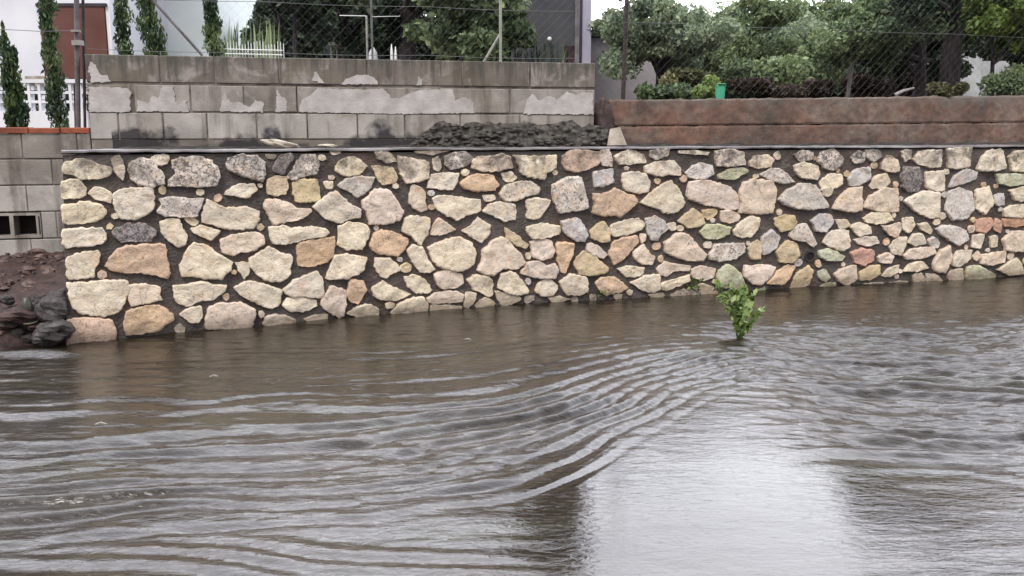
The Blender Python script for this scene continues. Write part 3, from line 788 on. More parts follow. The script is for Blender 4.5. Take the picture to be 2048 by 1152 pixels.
# further stones beyond the edge of the view
r2 = random.Random(5); s = 9.42
while s < SMAX - .4:
    w = r2.uniform(.2, .42); z = -.1 + r2.uniform(0, .08)
    while z < WTOP - .08:
        h_ = min(r2.uniform(.10, .28), WTOP - .015 - z); k = r2.randint(6, 9); pl = []
        if h_ < .06: break
        nsp = 1 if w < .3 else r2.choice([1, 2])
        for q in range(nsp):
            ww = w / nsp; cx = s + ww * (q + .5); pl = []
            for t in range(k):
                a_ = 2 * math.pi * (t + r2.uniform(-.3, .3)) / k
                ca, sa = math.cos(a_), math.sin(a_); sq = 1 / max(abs(ca), abs(sa)) ** .6
                pl.append((cx + ca * sq * ww * .46 * r2.uniform(.85, 1), z + h_ / 2 + sa * sq * h_ * .44 * r2.uniform(.85, 1)))
            stones.append((r2.choice('ccccpyogw'), pl))
        z += h_ + .022
    s += w + .015
# small filler stones wedged in the wider mortar joints
allv = np.array([p for _, pl in stones for p in pl])
segA = []; segB = []
for _, pl in stones:
    for i in range(len(pl)): segA.append(pl[i]); segB.append(pl[(i + 1) % len(pl)])
segA = np.array(segA); segB = np.array(segB); SD = segB - segA; SL = (SD ** 2).sum(1) + 1e-9
def clearance(p):
    t = np.clip(((p - segA) * SD).sum(1) / SL, 0, 1); return np.sqrt(((segA + SD * t[:, None] - p) ** 2).sum(1)).min()
def inside(p):
    x, y = p
    for _, pl in stones:
        if min(q[0] for q in pl) < x < max(q[0] for q in pl) and min(q[1] for q in pl) < y < max(q[1] for q in pl): return True
    return False
rf_ = random.Random(77); fill = []
for _ in range(5200):
    p = np.array([rf_.uniform(.12, 9.4), rf_.uniform(.0, WTOP - .04)])
    c_ = clearance(p)
    if c_ < .034 or inside(p) or math.hypot(p[0] - 6.644, p[1] - .315) < .12 or any((p[0] - q[0]) ** 2 + (p[1] - q[1]) ** 2 < (q[2] + c_) ** 2 for q in fill): continue
    fill.append((p[0], p[1], min(c_ - .020, .034)))
for x, y, r_ in fill[:70]:
    k_ = rf_.randint(5, 7); a0 = rf_.random() * 6; st_ = rf_.uniform(.8, 1.3)
    stones.append((rf_.choice('cpgcyo'), [(x + math.cos(a0 + 6.283 * i / k_) * r_ * st_ * rf_.uniform(.75, 1.1), y + math.sin(a0 + 6.283 * i / k_) * r_ * rf_.uniform(.7, 1.05)) for i in range(k_)]))
RG_ = [(1.01, -.02, 0), (1.0, .55, .1), (.975, .88, .5), (.93, .97, .8), (.86, 1.0, 1), (.76, 1.0, 1), (.64, 1.0, 1), (.50, 1.0, 1), (.35, 1.0, 1), (.18, 1.0, 1)]
SV = []; SF = []; SC = []; SW = []
rs = random.Random(3)
for si, (k, poly) in enumerate(stones):
    area = sum(poly[i][0] * poly[(i + 1) % len(poly)][1] - poly[(i + 1) % len(poly)][0] * poly[i][1] for i in range(len(poly)))
    if area < 0: poly = poly[::-1]
    pts = []
    for i in range(len(poly)):
        a_, b_ = Vector(poly[i]), Vector(poly[(i + 1) % len(poly)]); L = (b_ - a_).length; m_ = max(1, int(L / .014))
        for q in range(m_): pts.append(a_.lerp(b_, q / m_))
    N = len(pts)
    # soften traced corners once, then roughen the outline
    pts = [pts[i - 1] * .12 + pts[i] * .76 + pts[(i + 1) % N] * .12 for i in range(N)]
    cen = sum(pts, Vector((0, 0))) / N
    size = math.sqrt(abs(area) / 2)
    o_ = []
    for p in pts:
        d = (p - cen); L = d.length + 1e-6
        j = .0125 * mn.noise(Vector((p.x * 34, p.y * 34, 9))) + .006 * mn.noise(Vector((p.x * 85, p.y * 85, 2)))
        o_.append(p + d / L * (j + .0125))
    pro = min(.034, .012 + size * .10) * rs.uniform(.8, 1.25)
    tx, ty = rs.uniform(-.05, .05), rs.uniform(-.06, .06)
    base = TONE[k]; br = rs.uniform(.97, 1.16); hs = rs.uniform(-.03, .03)
    colr = (base[0] * br + hs * .3, base[1] * br, base[2] * br - hs, 1)
    wear_ = WEAR[k] + rs.uniform(0, .12) + (.14 if sum(p.y for p in pts) / N > 1.12 and rs.random() < .6 else 0)
    RINGS = [(a_, (b_ * pro if b_ > 0 else b_), c_) for a_, b_, c_ in RG_]
    n0 = len(SV)
    for scl, dep, nz_ in RINGS:
        for p in o_:
            q = cen + (p - cen) * scl
            dd = dep + nz_ * (.012 * mn.noise(Vector((q.x * 9, q.y * 9, si * .37))) + .0045 * mn.noise(Vector((q.x * 28, q.y * 28, si * .7))) - .014 * abs(mn.noise(Vector((q.x * 7, q.y * 7 + 5, si * .9))))) + (tx * (q.x - cen.x) + ty * (q.y - cen.y)) * min(1, nz_)
            SV.append(wall_pt(q.x, q.y, dd))
    SV.append(wall_pt(cen.x, cen.y, pro + .012 * mn.noise(Vector((cen.x * 9, cen.y * 9, si * .37)))))
    for r_ in range(9):
        for i in range(N):
            SF.append((n0 + r_ * N + i, n0 + r_ * N + (i + 1) % N, n0 + (r_ + 1) * N + (i + 1) % N, n0 + (r_ + 1) * N + i))
    for i in range(N): SF.append((n0 + 9 * N + i, n0 + 9 * N + (i + 1) % N, len(SV) - 1))
    SC += [colr] * (len(SV) - n0); SW += [wear_] * (len(SV) - n0)
me = bpy.data.meshes.new("stones"); me.from_pydata([tuple(p) for p in SV], [], SF)
a = me.color_attributes.new("col", 'FLOAT_COLOR', 'POINT'); a.data.foreach_set("color", np.array(SC, dtype=np.float32).ravel())
a = me.attributes.new("wear", 'FLOAT', 'POINT'); a.data.foreach_set("value", np.array(SW, dtype=np.float32))
me.polygons.foreach_set("use_smooth", [True] * len(me.polygons)); me.materials.append(M['stone']); me.update()
so = bpy.data.objects.new("stones", me); COL.objects.link(so); so.parent = stone_wall; so.matrix_parent_inverse = Matrix.Translation(-stone_wall.location)

# coping
mb = MB(); prof = [(.016, WTOP + .014), (.022, WTOP + .018), (.020, WTOP + .030), (.0, WTOP + .034), (-.24, WTOP + .034), (-.26, WTOP)]
vs = []; ncp = 420
for i in range(ncp + 1):
    s = .07 + (SMAX - .07) * i / ncp
    for o_, z in prof:
        j = .006 * mn.noise(Vector((s * 7, o_ * 9, z * 4))) + .003 * mn.noise(Vector((s * 30, o_ * 9, 1)))
        vs.append(wall_pt(s, z + j + .006 * mn.noise(Vector((s * 1.3, 0, 0))), o_ + j))
K = len(prof)
fs = [(i * K + j, (i + 1) * K + j, (i + 1) * K + (j + 1) % K, i * K + (j + 1) % K) for i in range(ncp) for j in range(K)] + [tuple(range(K))]
mb.add(vs, fs); mb.build("coping", M['coping'], stone_wall)
# drain pipe mouth low in the wall
c0 = wall_pt(6.644, .315, .0); nn = (wall_pt(6.644, .315, 1) - c0)
mb = MB(); ro = .052; rows = []
for r_, o_ in ((ro, -.01), (ro, .022), (ro - .010, .022), (ro - .012, -.06)):
    rows.append([c0 + nn * o_ + Vector((BD.x, BD.y, 0)) * math.cos(t) * r_ + Vector((0, 0, 1)) * math.sin(t) * r_ for t in [2 * math.pi * q / 20 for q in range(20)]])
vv = [p for r_ in rows for p in r_]; ff = [(a_ * 20 + b_, a_ * 20 + (b_ + 1) % 20, (a_ + 1) * 20 + (b_ + 1) % 20, (a_ + 1) * 20 + b_) for a_ in range(3) for b_ in range(20)]
mb.add(vv, ff); dp = mb.build("drain_pipe", M['pipe'], stone_wall)
mb = MB(); mb.add([c0 + nn * .012 + (Vector((BD.x, BD.y, 0)) * math.cos(t) + Vector((0, 0, 1)) * math.sin(t)) * (ro - .0105) for t in [2 * math.pi * q / 20 for q in range(20)]], [tuple(range(20))])
mb.build("opening", M['hole'], dp)

# ------------------------------------------------------------------ concrete block walls
def plane_uz(px, py, A=BA, D=BD):
    d = at(px, py, 1.0); dx, dz = d.x, d.z - CAM_H
    # A + u D = t (dx,1)
    det = D.x * 1 - D.y * dx
    u = (dx * A.y - A.x) / det
    t = A.y + u * D.y
    return u, CAM_H + dz * t
def frame(A, D): # local (u, depth, z) -> world ; depth negative = towards the street
    return Matrix(((D.x, -D.y, 0, A.x), (D.y, D.x, 0, A.y), (0, 0, 1, 0), (0, 0, 0, 1)))
BM = frame(BA, BD)
U = lambda x, y: plane_uz(x, y)[0]
block_wall = empty("concrete_block_wall", (BA.x, BA.y, 1.3), "grey concrete block wall with pale lime patches, standing above the stone wall", "block wall")
ZC = [1.28, 1.455, 1.685, 1.915, 2.150]
rows = [
    (3, [175, 322, 432, 560, 735, 925, 1060, 1190], .14),
    (2, [177, 262, 380, 487, 593, 730, 878, 1020, 1190], .58),
    (1, [179, 232, 322, 410, 510, 612, 713, 808, 920, 1040, 1180], .86)]
mb = MB()
UL, UR = U(174, 170), U(1190, 180)
r3 = random.Random(11)
for ri, xs_, cv in rows:
    us = [U(x, 180) for x in xs_]; us[0] = UL; 
    for q in range(len(us) - 1):
        g1 = .006 if not (ri == 2 and q == 1) else .024
        dark = (-.28 if (ri == 1 and q >= 7) else 0)
        mb.box((us[q] + (g1 if q else 0), -.004 + r3.uniform(-.003, .003), ZC[ri] + (.007 if ri < 3 else .014)), (us[q + 1] - .005, .195, ZC[ri + 1] - (.007 if ri < 3 else 0)), max(0, min(1, cv + dark + r3.uniform(-.1, .1))), BM, .006)
mb.box((UL, .004, 1.2), (UR, .19, ZC[1]), .25, BM)
mb.build("blocks", M['block'], block_wall)
mb = MB(); mb.box((UL + .004, .006, 1.42), (UR - .006, .185, 2.14), .5, BM); mb.build("joint_mortar", M['joint'], block_wall)
# lime patches left on the face
patches = [
    [(275, 222), (276, 200), (298, 207), (305, 192), (318, 196), (322, 173), (345, 173), (350, 203), (362, 208), (372, 196), (378, 224)],
    [(440, 223), (447, 180), (456, 196), (465, 207), (480, 203), (487, 207), (500, 215), (512, 199), (526, 206), (529, 224)],
    [(551, 223), (555, 178), (565, 195), (571, 205), (575, 223)],
    [(597, 224), (603, 200), (622, 190), (635, 176), (680, 178), (770, 178), (782, 197), (800, 196), (815, 188), (840, 180), (905, 178), (912, 200), (930, 194), (945, 204), (948, 226), (800, 228)],
    [(1046, 228), (1053, 200), (1064, 187), (1078, 202), (1095, 192), (1115, 199), (1135, 182), (1150, 190), (1168, 184), (1185, 186), (1186, 229)],
    [(684, 168), (690, 158), (702, 155), (715, 149), (738, 150), (752, 158), (756, 169)],
    [(627, 163), (629, 143), (635, 143), (640, 158), (650, 166)],
    [(834, 170), (836, 153), (843, 160), (844, 170)],
    [(178, 224), (178, 173), (252, 175), (262, 186), (259, 224)],
    [(182, 165), (178, 122), (192, 128), (200, 148), (214, 152), (222, 163)]]
for pi, p in enumerate(patches):
    q = [plane_uz(*xy) for xy in p]; o2 = []
    for i in range(len(q)):
        a_, b_ = Vector(q[i]), Vector(q[(i + 1) % len(q)]); m_ = max(1, int((b_ - a_).length / .009))
        for t in range(m_):
            c_ = a_.lerp(b_, t / m_); j = .016 * mn.noise(Vector((c_.x * 22, c_.y * 22, pi))) + .012 * mn.noise(Vector((c_.x * 70, c_.y * 70, pi))); o2.append((c_.x + j, c_.y + j * .6))
    mb = MB(); N = len(o2)
    mb.add([BM @ Vector((u_, -.0095, z_)) for u_, z_ in o2] + [BM @ Vector((u_, .0, z_)) for u_, z_ in o2], [tuple(range(N))] + [(i, N + i, N + (i + 1) % N, (i + 1) % N) for i in range(N)])
    mb.build("lime_patch", M['plaster'], block_wall)

# low part of the wall, left of the stone wall
low_wall = empty("low_block_wall", (-4.5, block_line_y(-4.5), .4), "low grey concrete block wall with a hollow block, left of the stone wall", "block wall")
mb = MB(); UL2 = -6.0; ur2 = UL - .006
zl = [-.2, .20, .42, .64, .865, 1.085, 1.30, 1.505]
uh0, uh1 = U(-24, 450), U(83, 450)
for r_ in range(len(zl) - 1):
    u_ = UL2 + (.21 if r_ % 2 else 0); hi = ur2 if zl[r_] > 1.29 else U(214, 300)
    while u_ < hi - .03:
        e2 = min(u_ + .42, hi)
        segs = [(u_, e2)]
        if r_ == 3: segs = [(a_, b_) for a_, b_ in ((u_, min(e2, uh0)), (max(u_, uh1), e2)) if b_ - a_ > .03]
        for a_, b_ in segs:
            cc = (.50 if r_ >= 5 else .98) + r3.uniform(-.07, .07)
            if r_ == 6: cc = .46
            mb.box((a_ + .003, r3.uniform(-.003, .003), zl[r_] + .005), (b_ - .003, .19, zl[r_ + 1] - (.005 if r_ < 6 else 0)), cc, BM, .005)
        u_ = e2
mb.build("blocks", M['block'], low_wall)
mb = MB()
for a_, b_, c_, d_ in ((UL2, uh0, -.2, 1.49), (uh1, ur2 - .01, -.2, 1.49), (uh0, uh1, -.2, .638), (uh0, uh1, .868, 1.49)):
    mb.box((a_, .008, c_), (b_, .18, d_), .5, BM)
mb.build("joint_mortar", M['joint'], low_wall)
# hollow block laid on its side: two open cells and a slot
mb = MB(); hz0, hz1 = .648, .858; fr = .022
cells = [(U(-18, 450), U(20, 450)), (U(28, 450), U(73, 450))]
xsb = [uh0 + .003, cells[0][0], cells[0][1], cells[1][0], cells[1][1], uh1 - .003]
for i in (0, 2, 4): mb.box((xsb[i], -.004, hz0), (xsb[i + 1], .16, hz1), .66, BM)
mb.box((cells[0][0], -.003, hz0), (cells[1][1], .158, hz0 + fr), .66, BM); mb.box((cells[0][0], -.003, hz1 - fr), (cells[1][1], .158, hz1), .66, BM)
hb = mb.build("hollow_block", M['block'], low_wall)
mb = MB(); mb.box((uh0 + .004, .150, hz0 + .004), (uh1 - .004, .185, hz1 - .004), .5, BM); mb.box((U(78, 450), -.006, hz0 + .03), (U(80.5, 450), .01, hz1 - .03), .5, BM)
mb.build("cell_back", M['hole'], hb)

# terracotta edging on top of the low wall
edging = empty("terracotta_edging", tuple(BM @ Vector((UL - 1, .1, 1.505))), "strip of orange terracotta tiles lying on top of the low block wall", "tile edging")
mb = MB(); u_ = UL2
while u_ < ur2 - .02:
    e2 = min(u_ + .24, ur2); mb.box((u_ + .003, -.012 + r3.uniform(-.004, .004), 1.507), (e2 - .003, .16, 1.507 + .048 + r3.uniform(-.008, .006)), r3.random(), BM, .006); u_ = e2
mb.build("tiles", M['terracotta'], edging)
mb = MB(); mb.box((UL2, .02, 1.506), (ur2 - .004, .155, 1.545), .5, BM); mb.build("bedding", M['coping'], edging)

# brown stained wall on the right
CA = Vector((.93, 8.62)); cb = Vector((5.62, 9.98)); CD = (cb - CA).normalized(); CM = frame(CA, CD)
brown = empty("rust_stained_wall", (CA.x, CA.y, 1.3), "low rust-brown stained concrete wall above the right half of the stone wall", "concrete wall")
zt0 = plane_uz(1215, 200, CA, CD)[1]; zt1 = plane_uz(2048, 191, CA, CD)[1]; um = plane_uz(2048, 191, CA, CD)[0]
zj0 = plane_uz(1215, 252, CA, CD)[1]; zj1 = plane_uz(2048, 244, CA, CD)[1]
def slab(mb, u0, u1, z0a, z0b, z1a, z1b, y0, y1, nseg=420, nzs=16, amp=.016):
    vs = []
    for i in range(nseg + 1):
        t = i / nseg; u_ = u0 + (u1 - u0) * t
        for j in range(nzs + 1):
            k_ = j / nzs; zlo = z0a + (z0b - z0a) * t; zhi = z1a + (z1b - z1a) * t
            z = zlo + (zhi - zlo) * k_ + ((.016 * mn.noise(Vector((u_ * 5, 0, 3))) + .010 * mn.noise(Vector((u_ * 17, 0, 3)))) if j == nzs else 0)
            d = y0 + amp * .5 * mn.noise(Vector((u_ * 5, z * 5, 1))) + amp * .35 * mn.noise(Vector((u_ * 16, z * 16, 2))) + (.008 if j in (0, nzs) else 0)
            vs.append(CM @ Vector((u_, d, z)))
        vs.append(CM @ Vector((u_, y1, zhi))); vs.append(CM @ Vector((u_, y1, zlo)))
    K = nzs + 3; fs = [(i * K + j, (i + 1) * K + j, (i + 1) * K + (j + 1) % K, i * K + (j + 1) % K) for i in range(nseg) for j in range(K)]
    fs += [tuple(range(K)), tuple(nseg * K + j for j in range(K - 1, -1, -1))]
    mb.add(vs, fs)
ext = 2.2
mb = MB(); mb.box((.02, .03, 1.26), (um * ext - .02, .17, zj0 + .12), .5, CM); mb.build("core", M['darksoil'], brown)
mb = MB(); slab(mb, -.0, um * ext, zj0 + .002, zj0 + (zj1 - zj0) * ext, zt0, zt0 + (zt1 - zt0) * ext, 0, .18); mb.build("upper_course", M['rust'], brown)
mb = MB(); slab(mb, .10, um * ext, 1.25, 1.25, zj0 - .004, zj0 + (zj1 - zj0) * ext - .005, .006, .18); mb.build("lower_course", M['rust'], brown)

# mossy rubble slumped against the right end of the block wall
mb = MB(); vs = []
ua, ub = U(800, 250), U(1215, 250); n1, n2 = 110, 26
for i in range(n1 + 1):
    u_ = ua + (ub - ua) * i / n1; t = i / n1
    topz = 1.385 + .255 * min(1, t * 5) ** .8 * (1 - .25 * max(0, (t - .9) / .1)) - .03 + .05 * mn.noise(Vector((u_ * 4, 0, 0))) + .02 * mn.noise(Vector((u_ * 15, 0, 0)))
    for j in range(n2 + 1):
        k_ = j / n2; z = 1.33 + (topz - 1.33) * k_
        d = -.105 + .095 * k_ ** 1.4 + .045 * mn.noise(Vector((u_ * 6, z * 12, 5))) + .028 * mn.noise(Vector((u_ * 19, z * 30, 6)))
        vs.append(BM @ Vector((u_, d, z)))
    vs.append(BM @ Vector((u_, .03, topz)))
K = n2 + 2
fs = [(i * K + j, (i + 1) * K + j, (i + 1) * K + j + 1, i * K + j + 1) for i in range(n1) for j in range(K - 1)]
mb.add(vs, fs); rr_ = random.Random(14)
for i in range(150):
    u_ = rr_.uniform(ua + .05, ub - .05); k_ = rr_.random(); s_ = rr_.uniform(.008, .03)
    p = BM @ Vector((u_, -.105 + .095 * k_ ** 1.4 - .01, 1.36 + (1.58 - 1.36) * k_ * min(1, (u_ - ua) * 3)))
    mb.blob(tuple(p), (s_ * rr_.uniform(.9, 2), s_, s_ * .6), i, .5, rr_.random(), nu=7, nv=5)
tag(mb.build("mossy_rubble", M['moss'], smooth=True), "dark mossy mound of earth and rubble against the foot of the block wall", "rubble mound")
# reddish earth in the gap between the two walls
mb = MB(); pg = at(1200, 262, 8.6); mb.blob((pg.x + .02, pg.y + .03, 1.50), (.10, .12, .30), 3, .5, nu=22, nv=16, freq=2.4)
tag(mb.build("earth_heap", M['soil'], smooth=True), "dark red earth filling the gap between the block wall and the brown wall", "earth")
# loose stones on the terrace
def rock(px, py, Y, r, m, label, seed, cat="rock", zoff=0, nm="rock", ang=0, group=None):
    p = at(px, py, Y); mb = MB(); mb.blob((0, 0, 0), r, seed, .50, nu=15, nv=10, freq=1.15)
    R_ = Matrix.Rotation(ang, 3, 'Y'); mb.v = [tuple(R_ @ Vector(v_) + p + Vector((0, 0, zoff))) for v_ in mb.v]
    return tag(mb.build(nm, m), label, cat, group)
rock(558, 287, 7.18, (.135, .06, .030), M['paleRock'], "flat beige stone lying on the dark soil above the stone wall", 4, ang=.18)
rock(655, 291, 7.35, (.07, .05, .012), M['paleRock'], "thin pale chip of stone on the soil right of the flat beige stone", 9)
mb = MB(); w = [at(1214, 291, 8.36), at(1252, 290, 8.36), at(1238, 254, 8.40), at(1220, 258, 8.40)]
mb.add([p + Vector((0, 0, 0)) for p in w] + [p + Vector((.02, .09, 0)) for p in w], [(0, 1, 2, 3), (1, 5, 6, 2), (2, 6, 7, 3), (3, 7, 4, 0), (4, 5, 1, 0), (5, 4, 7, 6)])
tag(mb.build("wedge_stone", M['paleRock']), "beige wedge-shaped stone leaning at the left end of the brown wall", "rock")
# boulders at the foot of the bank
rock(104, 616, 6.36, (.125, .12, .105), M['rock'], "upper dark grey boulder on the bank beside the stone wall end", 12, "boulder", nm="boulder")
rock(104, 664, 6.22, (.120, .12, .085), M['rock'], "lower dark grey boulder at the water edge beside the stone wall end", 17, "boulder", nm="boulder")
rock(28, 634, 6.28, (.15, .12, .07), M['soil'], "brown earth-covered rock at the left edge of the bank", 21, "rock")
rk = random.Random(31)
for i, (px_, py_, r_) in enumerate([(70, 655, .05), (78, 600, .045), (60, 676, .055), (88, 640, .04), (40, 668, .06), (122, 588, .05), (20, 672, .05), (96, 690, .045), (12, 600, .05), (126, 640, .05)]):
    rock(px_, py_, 6.30 + (.0 if py_ > 650 else .12), (r_ * rk.uniform(1, 1.4), r_, r_ * rk.uniform(.6, .9)), M['rock'] if i % 3 else M['soil'], "small wet angular stone among the rubble at the foot of the bank", 50 + i, "stone", nm="small_stone", ang=rk.uniform(-.6, .6), group="small wet stones on the bank")
# dark clay pot with pale rim half buried
pb = at(56, 628, 6.30)
pot = empty("broken_pot", tuple(pb), "small dark pot with a pale rim half buried in the bank between the boulders", "pot")
mb = MB(); ax = Vector((.12, -.25, .96)).normalized()
mb.tube([pb + ax * (-.10), pb + ax * (-.02), pb + ax * .05, pb + ax * .13], [.062, .058, .045, .022], 14); mb.build("body", M['bottle'], pot, True)
mb = MB(); c_ = pb + ax * (-.045); u1 = ax.cross(Vector((0, 1, 0))).normalized(); u2 = ax.cross(u1)
ringp = [c_ + (u1 * math.cos(t) + u2 * math.sin(t)) * .066 for t in [2 * math.pi * q / 20 for q in range(21)]]; mb.tube(ringp, .006, 6, cap=False); mb.build("rim", M['palering'], pot, True)

# ------------------------------------------------------------------ foliage
def leaf_cloud(name, m, clumps, size, parent=None, seed=1, up=.0, tone=None, aspect=2.0):
    """clumps: (centre, radii, count); leaves fill each clump's volume, thinner at the rim"""
    r = np.random.default_rng(seed); P = []; V = []
    for ci, (c, rad, cnt) in enumerate(clumps):
        d = r.normal(size=(cnt, 3)); d /= np.linalg.norm(d, axis=1)[:, None]
        k = r.random(cnt) ** .42
        P.append(np.array(c) + d * k[:, None] * np.array(rad))
        base = r.uniform(.2, .8) if tone is None else tone
        V.append(np.clip(base + r.normal(size=cnt) * .22 + d[:, 2] * k * .0, 0, 1))
    P = np.concatenate(P); V = np.concatenate(V); n_ = len(P)
    a = r.normal(size=(n_, 3)); a[:, 2] += up * 2.5; a /= np.linalg.norm(a, axis=1)[:, None]
    b = r.normal(size=(n_, 3)); b -= (a * b).sum(1)[:, None] * a; b /= np.linalg.norm(b, axis=1)[:, None]
    s = size * r.uniform(.5, 1.4, n_)
    A = a * (s * .5)[:, None]; B = b * (s * .5 / aspect)[:, None]
    vv = np.stack([P - A, P + B - A * .1, P + A, P - B - A * .1], 1).reshape(-1, 3).astype(np.float32)
    me = bpy.data.meshes.new(name); me.vertices.add(n_ * 4); me.vertices.foreach_set("co", vv.ravel())
    me.loops.add(n_ * 4); me.loops.foreach_set("vertex_index", np.arange(n_ * 4, dtype=np.int32))
    me.polygons.add(n_); me.polygons.foreach_set("loop_start", (np.arange(n_) * 4).astype(np.int32)); me.polygons.foreach_set("loop_total", np.full(n_, 4, dtype=np.int32))
    me.update(calc_edges=True)
    at_ = me.attributes.new("v", 'FLOAT', 'FACE'); at_.data.foreach_set("value", V.astype(np.float32))
    me.materials.append(m); o = bpy.data.objects.new(name, me); COL.objects.link(o)
    if parent is not None: o.parent = parent; o.matrix_parent_inverse = Matrix.Translation(-parent.location)
    return o

GZ0 = 1.28
def cypress(px, ptop, pbase, Y, wpx, label, seed, m='cypress', lean=0.0, nleaf=1500, wob=1.0, foot=None):
    k = F_PX / Y * .985; top = at(px, ptop, Y); base = at(px, pbase, Y); zf = GZ0 if foot is None else foot
    root = empty("cypress_tree", (base.x, Y, zf), label, "cypress", "slender cypress trees behind the block walls")
    h = top.z - base.z; r = random.Random(seed); cl = []; w = wpx * 1.3 / k / 2
    N = max(8, int(h / .07))
    for i in range(N):
        t = (i + .5) / N; ww = w * (1.08 - .25 * t if t < .6 else .93 * (1 - ((t - .6) / .4) ** 1.7) + .1) * r.uniform(.55, 1.12)
        x = base.x + lean * t + r.uniform(-.3, .3) * w * wob
        cl.append(((x, Y + r.uniform(-.2, .2) * w, base.z + h * t), (ww, ww, h / N * 1.3), int(nleaf / N * r.uniform(.6, 1.3))))
    leaf_cloud("foliage", M[m], cl, .050, root, seed, up=1.0, aspect=2.8)
    mb = MB(); mb.tube([(base.x, Y, zf - .02), (base.x, Y, base.z + h * .5), (base.x + lean * .9, Y, base.z + h * .92)], [.016, .012, .004], 6); mb.build("trunk", M['bark'], root)
    return root
cypress(27, 55, 262, 8.0, 24, "slender young cypress with a thin tip, furthest left above the low wall", 31, lean=.0, nleaf=1500, foot=1.50)
cypress(40, 105, 262, 8.05, 30, "short dark cypress just right of the furthest left thin-tipped one", 32, nleaf=2100, foot=1.50)
cypress(116, -130, 262, 8.0, 32, "tall cypress standing in front of the brown shutter", 33, nleaf=3800, foot=1.50)
cypress(250, -60, 115, 8.9, 24, "thin gappy cypress right of the brown shutter, behind the block wall", 34, wob=1.6, nleaf=1800)
cypress(305, -110, 115, 8.8, 38, "thick dark cypress left of the slanting fence brace", 35, m='cypress', nleaf=3600)
cypress(424, -70, 115, 8.9, 34, "bushy cypress at the lower end of the slanting fence brace", 36, wob=1.5, nleaf=2400)

def tree(name, trunk, crown, label, cat, leaf, tr_m='bark', r0=.1, size=.09, seed=1, group=None, cnt=None, sub=7, limbs=5):
    """trunk: list of points ; crown: (centre, radii, leaf count) lobes, each broken into small clumps"""
    root = empty(name, tuple(trunk[0]), label, cat, group); r = random.Random(seed)
    mb = MB(); n_ = len(trunk); mb.tube(trunk, [r0 * (1 - .5 * i / (n_ - 1)) for i in range(n_)], 9)
    top = Vector(trunk[-1]); cl = []
    for c, rad, cnt_ in crown:
        c = Vector(c)
        for q in range(sub):
            d = Vector((r.uniform(-1, 1), r.uniform(-1, 1), r.uniform(-1, 1))); d = d.normalized() * r.uniform(.25, .95)
            cc = c + Vector((d.x * rad[0], d.y * rad[1], d.z * rad[2])); f = r.uniform(.26, .52)
            cl.append((tuple(cc), (rad[0] * f, rad[1] * f, rad[2] * f), int(cnt_ / sub)))
        if limbs:
            st = Vector(trunk[r.randint(max(0, n_ - 2), n_ - 1)]); mid = st.lerp(c, .5) + Vector((r.uniform(-.1, .1), 0, r.uniform(0, .12)))
            mb.tube([st, mid, c], [r0 * .45, r0 * .28, r0 * .1], 6)
    mb.build("trunk", M[tr_m], root)
    leaf_cloud("crown", M[leaf], cl, size, root, seed)
    return root
def lobes(px0, px1, py0, py1, Y, n, rad, cnt, seed, dy=.8):
    r = random.Random(seed); o = []
    for i in range(n):
        p = at(px0 + (px1 - px0) * (i + r.uniform(.2, .8)) / n, r.uniform(py0, py1), Y + r.uniform(-dy, dy)); k = rad * r.uniform(.75, 1.25)
        o.append((tuple(p), (k, k * .9, k * .8), cnt))
    return o

# dark trees behind the left and middle fence
MG = "dark garden trees behind the block wall"
def mtree(px, Y, x0, x1, y0, y1, n, rad, cnt, label, seed, leaf='leafdark', tr='bark', r0=.09, lean=0, size=.10):
    b = at(px, 200, Y); b.z = GZ0 - .05; t1 = at(px + lean * .5, 90, Y); t2 = at(px + lean, 20, Y)
    tree("garden_tree", [b, t1, t2], lobes(x0, x1, y0, y1, Y, n, rad, cnt, seed), label, "tree", leaf, tr, r0, size, seed, MG)
mtree(560, 12, 555, 640, -60, 20, 4, .34, 1700, "small dark tree with drooping leaves at the left edge of the dark tree group", 51, r0=.05)
mtree(590, 11.5, 560, 640, -70, 45, 3, .38, 1300, "thin-trunked dark tree just right of the white picket fence", 58, r0=.045)
mtree(690, 14, 610, 790, -90, 90, 9, .62, 2100, "broad dark tree above the white post", 52)
mtree(815, 13, 780, 870, -90, 60, 5, .5, 1700, "dark tree with a thick straight trunk in the middle of the group", 53, r0=.17)
mtree(930, 11.0, 850, 1050, -90, 70, 8, .5, 1700, "green-topped tree overlapping the left side of the dark grey building", 54, leaf='leafmid', r0=.07)
mtree(760, 17, 560, 1020, -40, 90, 12, .9, 2100, "wide dark tree furthest back behind the middle of the block wall", 55, r0=.14, size=.14)
# hedge and maroon garden wall below them
mb = MB(); a_, b_ = at(535, 60, 18.5), at(1040, 60, 18.5); mb.box((a_.x, 18.5, GZ0 - .1), (b_.x + .5, 18.8, at(700, 96, 18.5).z), .5)
tag(mb.build("garden_wall", M['maroon']), "dark maroon garden wall behind the dark trees", "garden wall")
o = leaf_cloud("hedge", M['leafdark'], [(tuple(at(540 + i * 30, 105 - (i % 3) * 12, 16.5)), (.42, .3, .55), 900) for i in range(17)], .11, None, 71)
tag(o, "low dark hedge under the dark garden trees", "hedge")
o = leaf_cloud("hedge", M['leafdark'], [(tuple(at(1235 + i * 33, 172 - (i % 4) * 11, 17.5)), (.45, .3, .50), 900) for i in range(34)], .11, None, 72)
tag(o, "long dark hedge at the back of the right-hand garden", "hedge")
mb = MB(); a_, b_ = at(1225, 160, 19), at(2300, 160, 19); mb.box((a_.x, 19, GZ0 - .1), (b_.x, 19.3, a_.z), .5)
tag(mb.build("garden_wall", M['bark']), "long dark boundary wall at the far back of the right-hand garden", "garden wall")
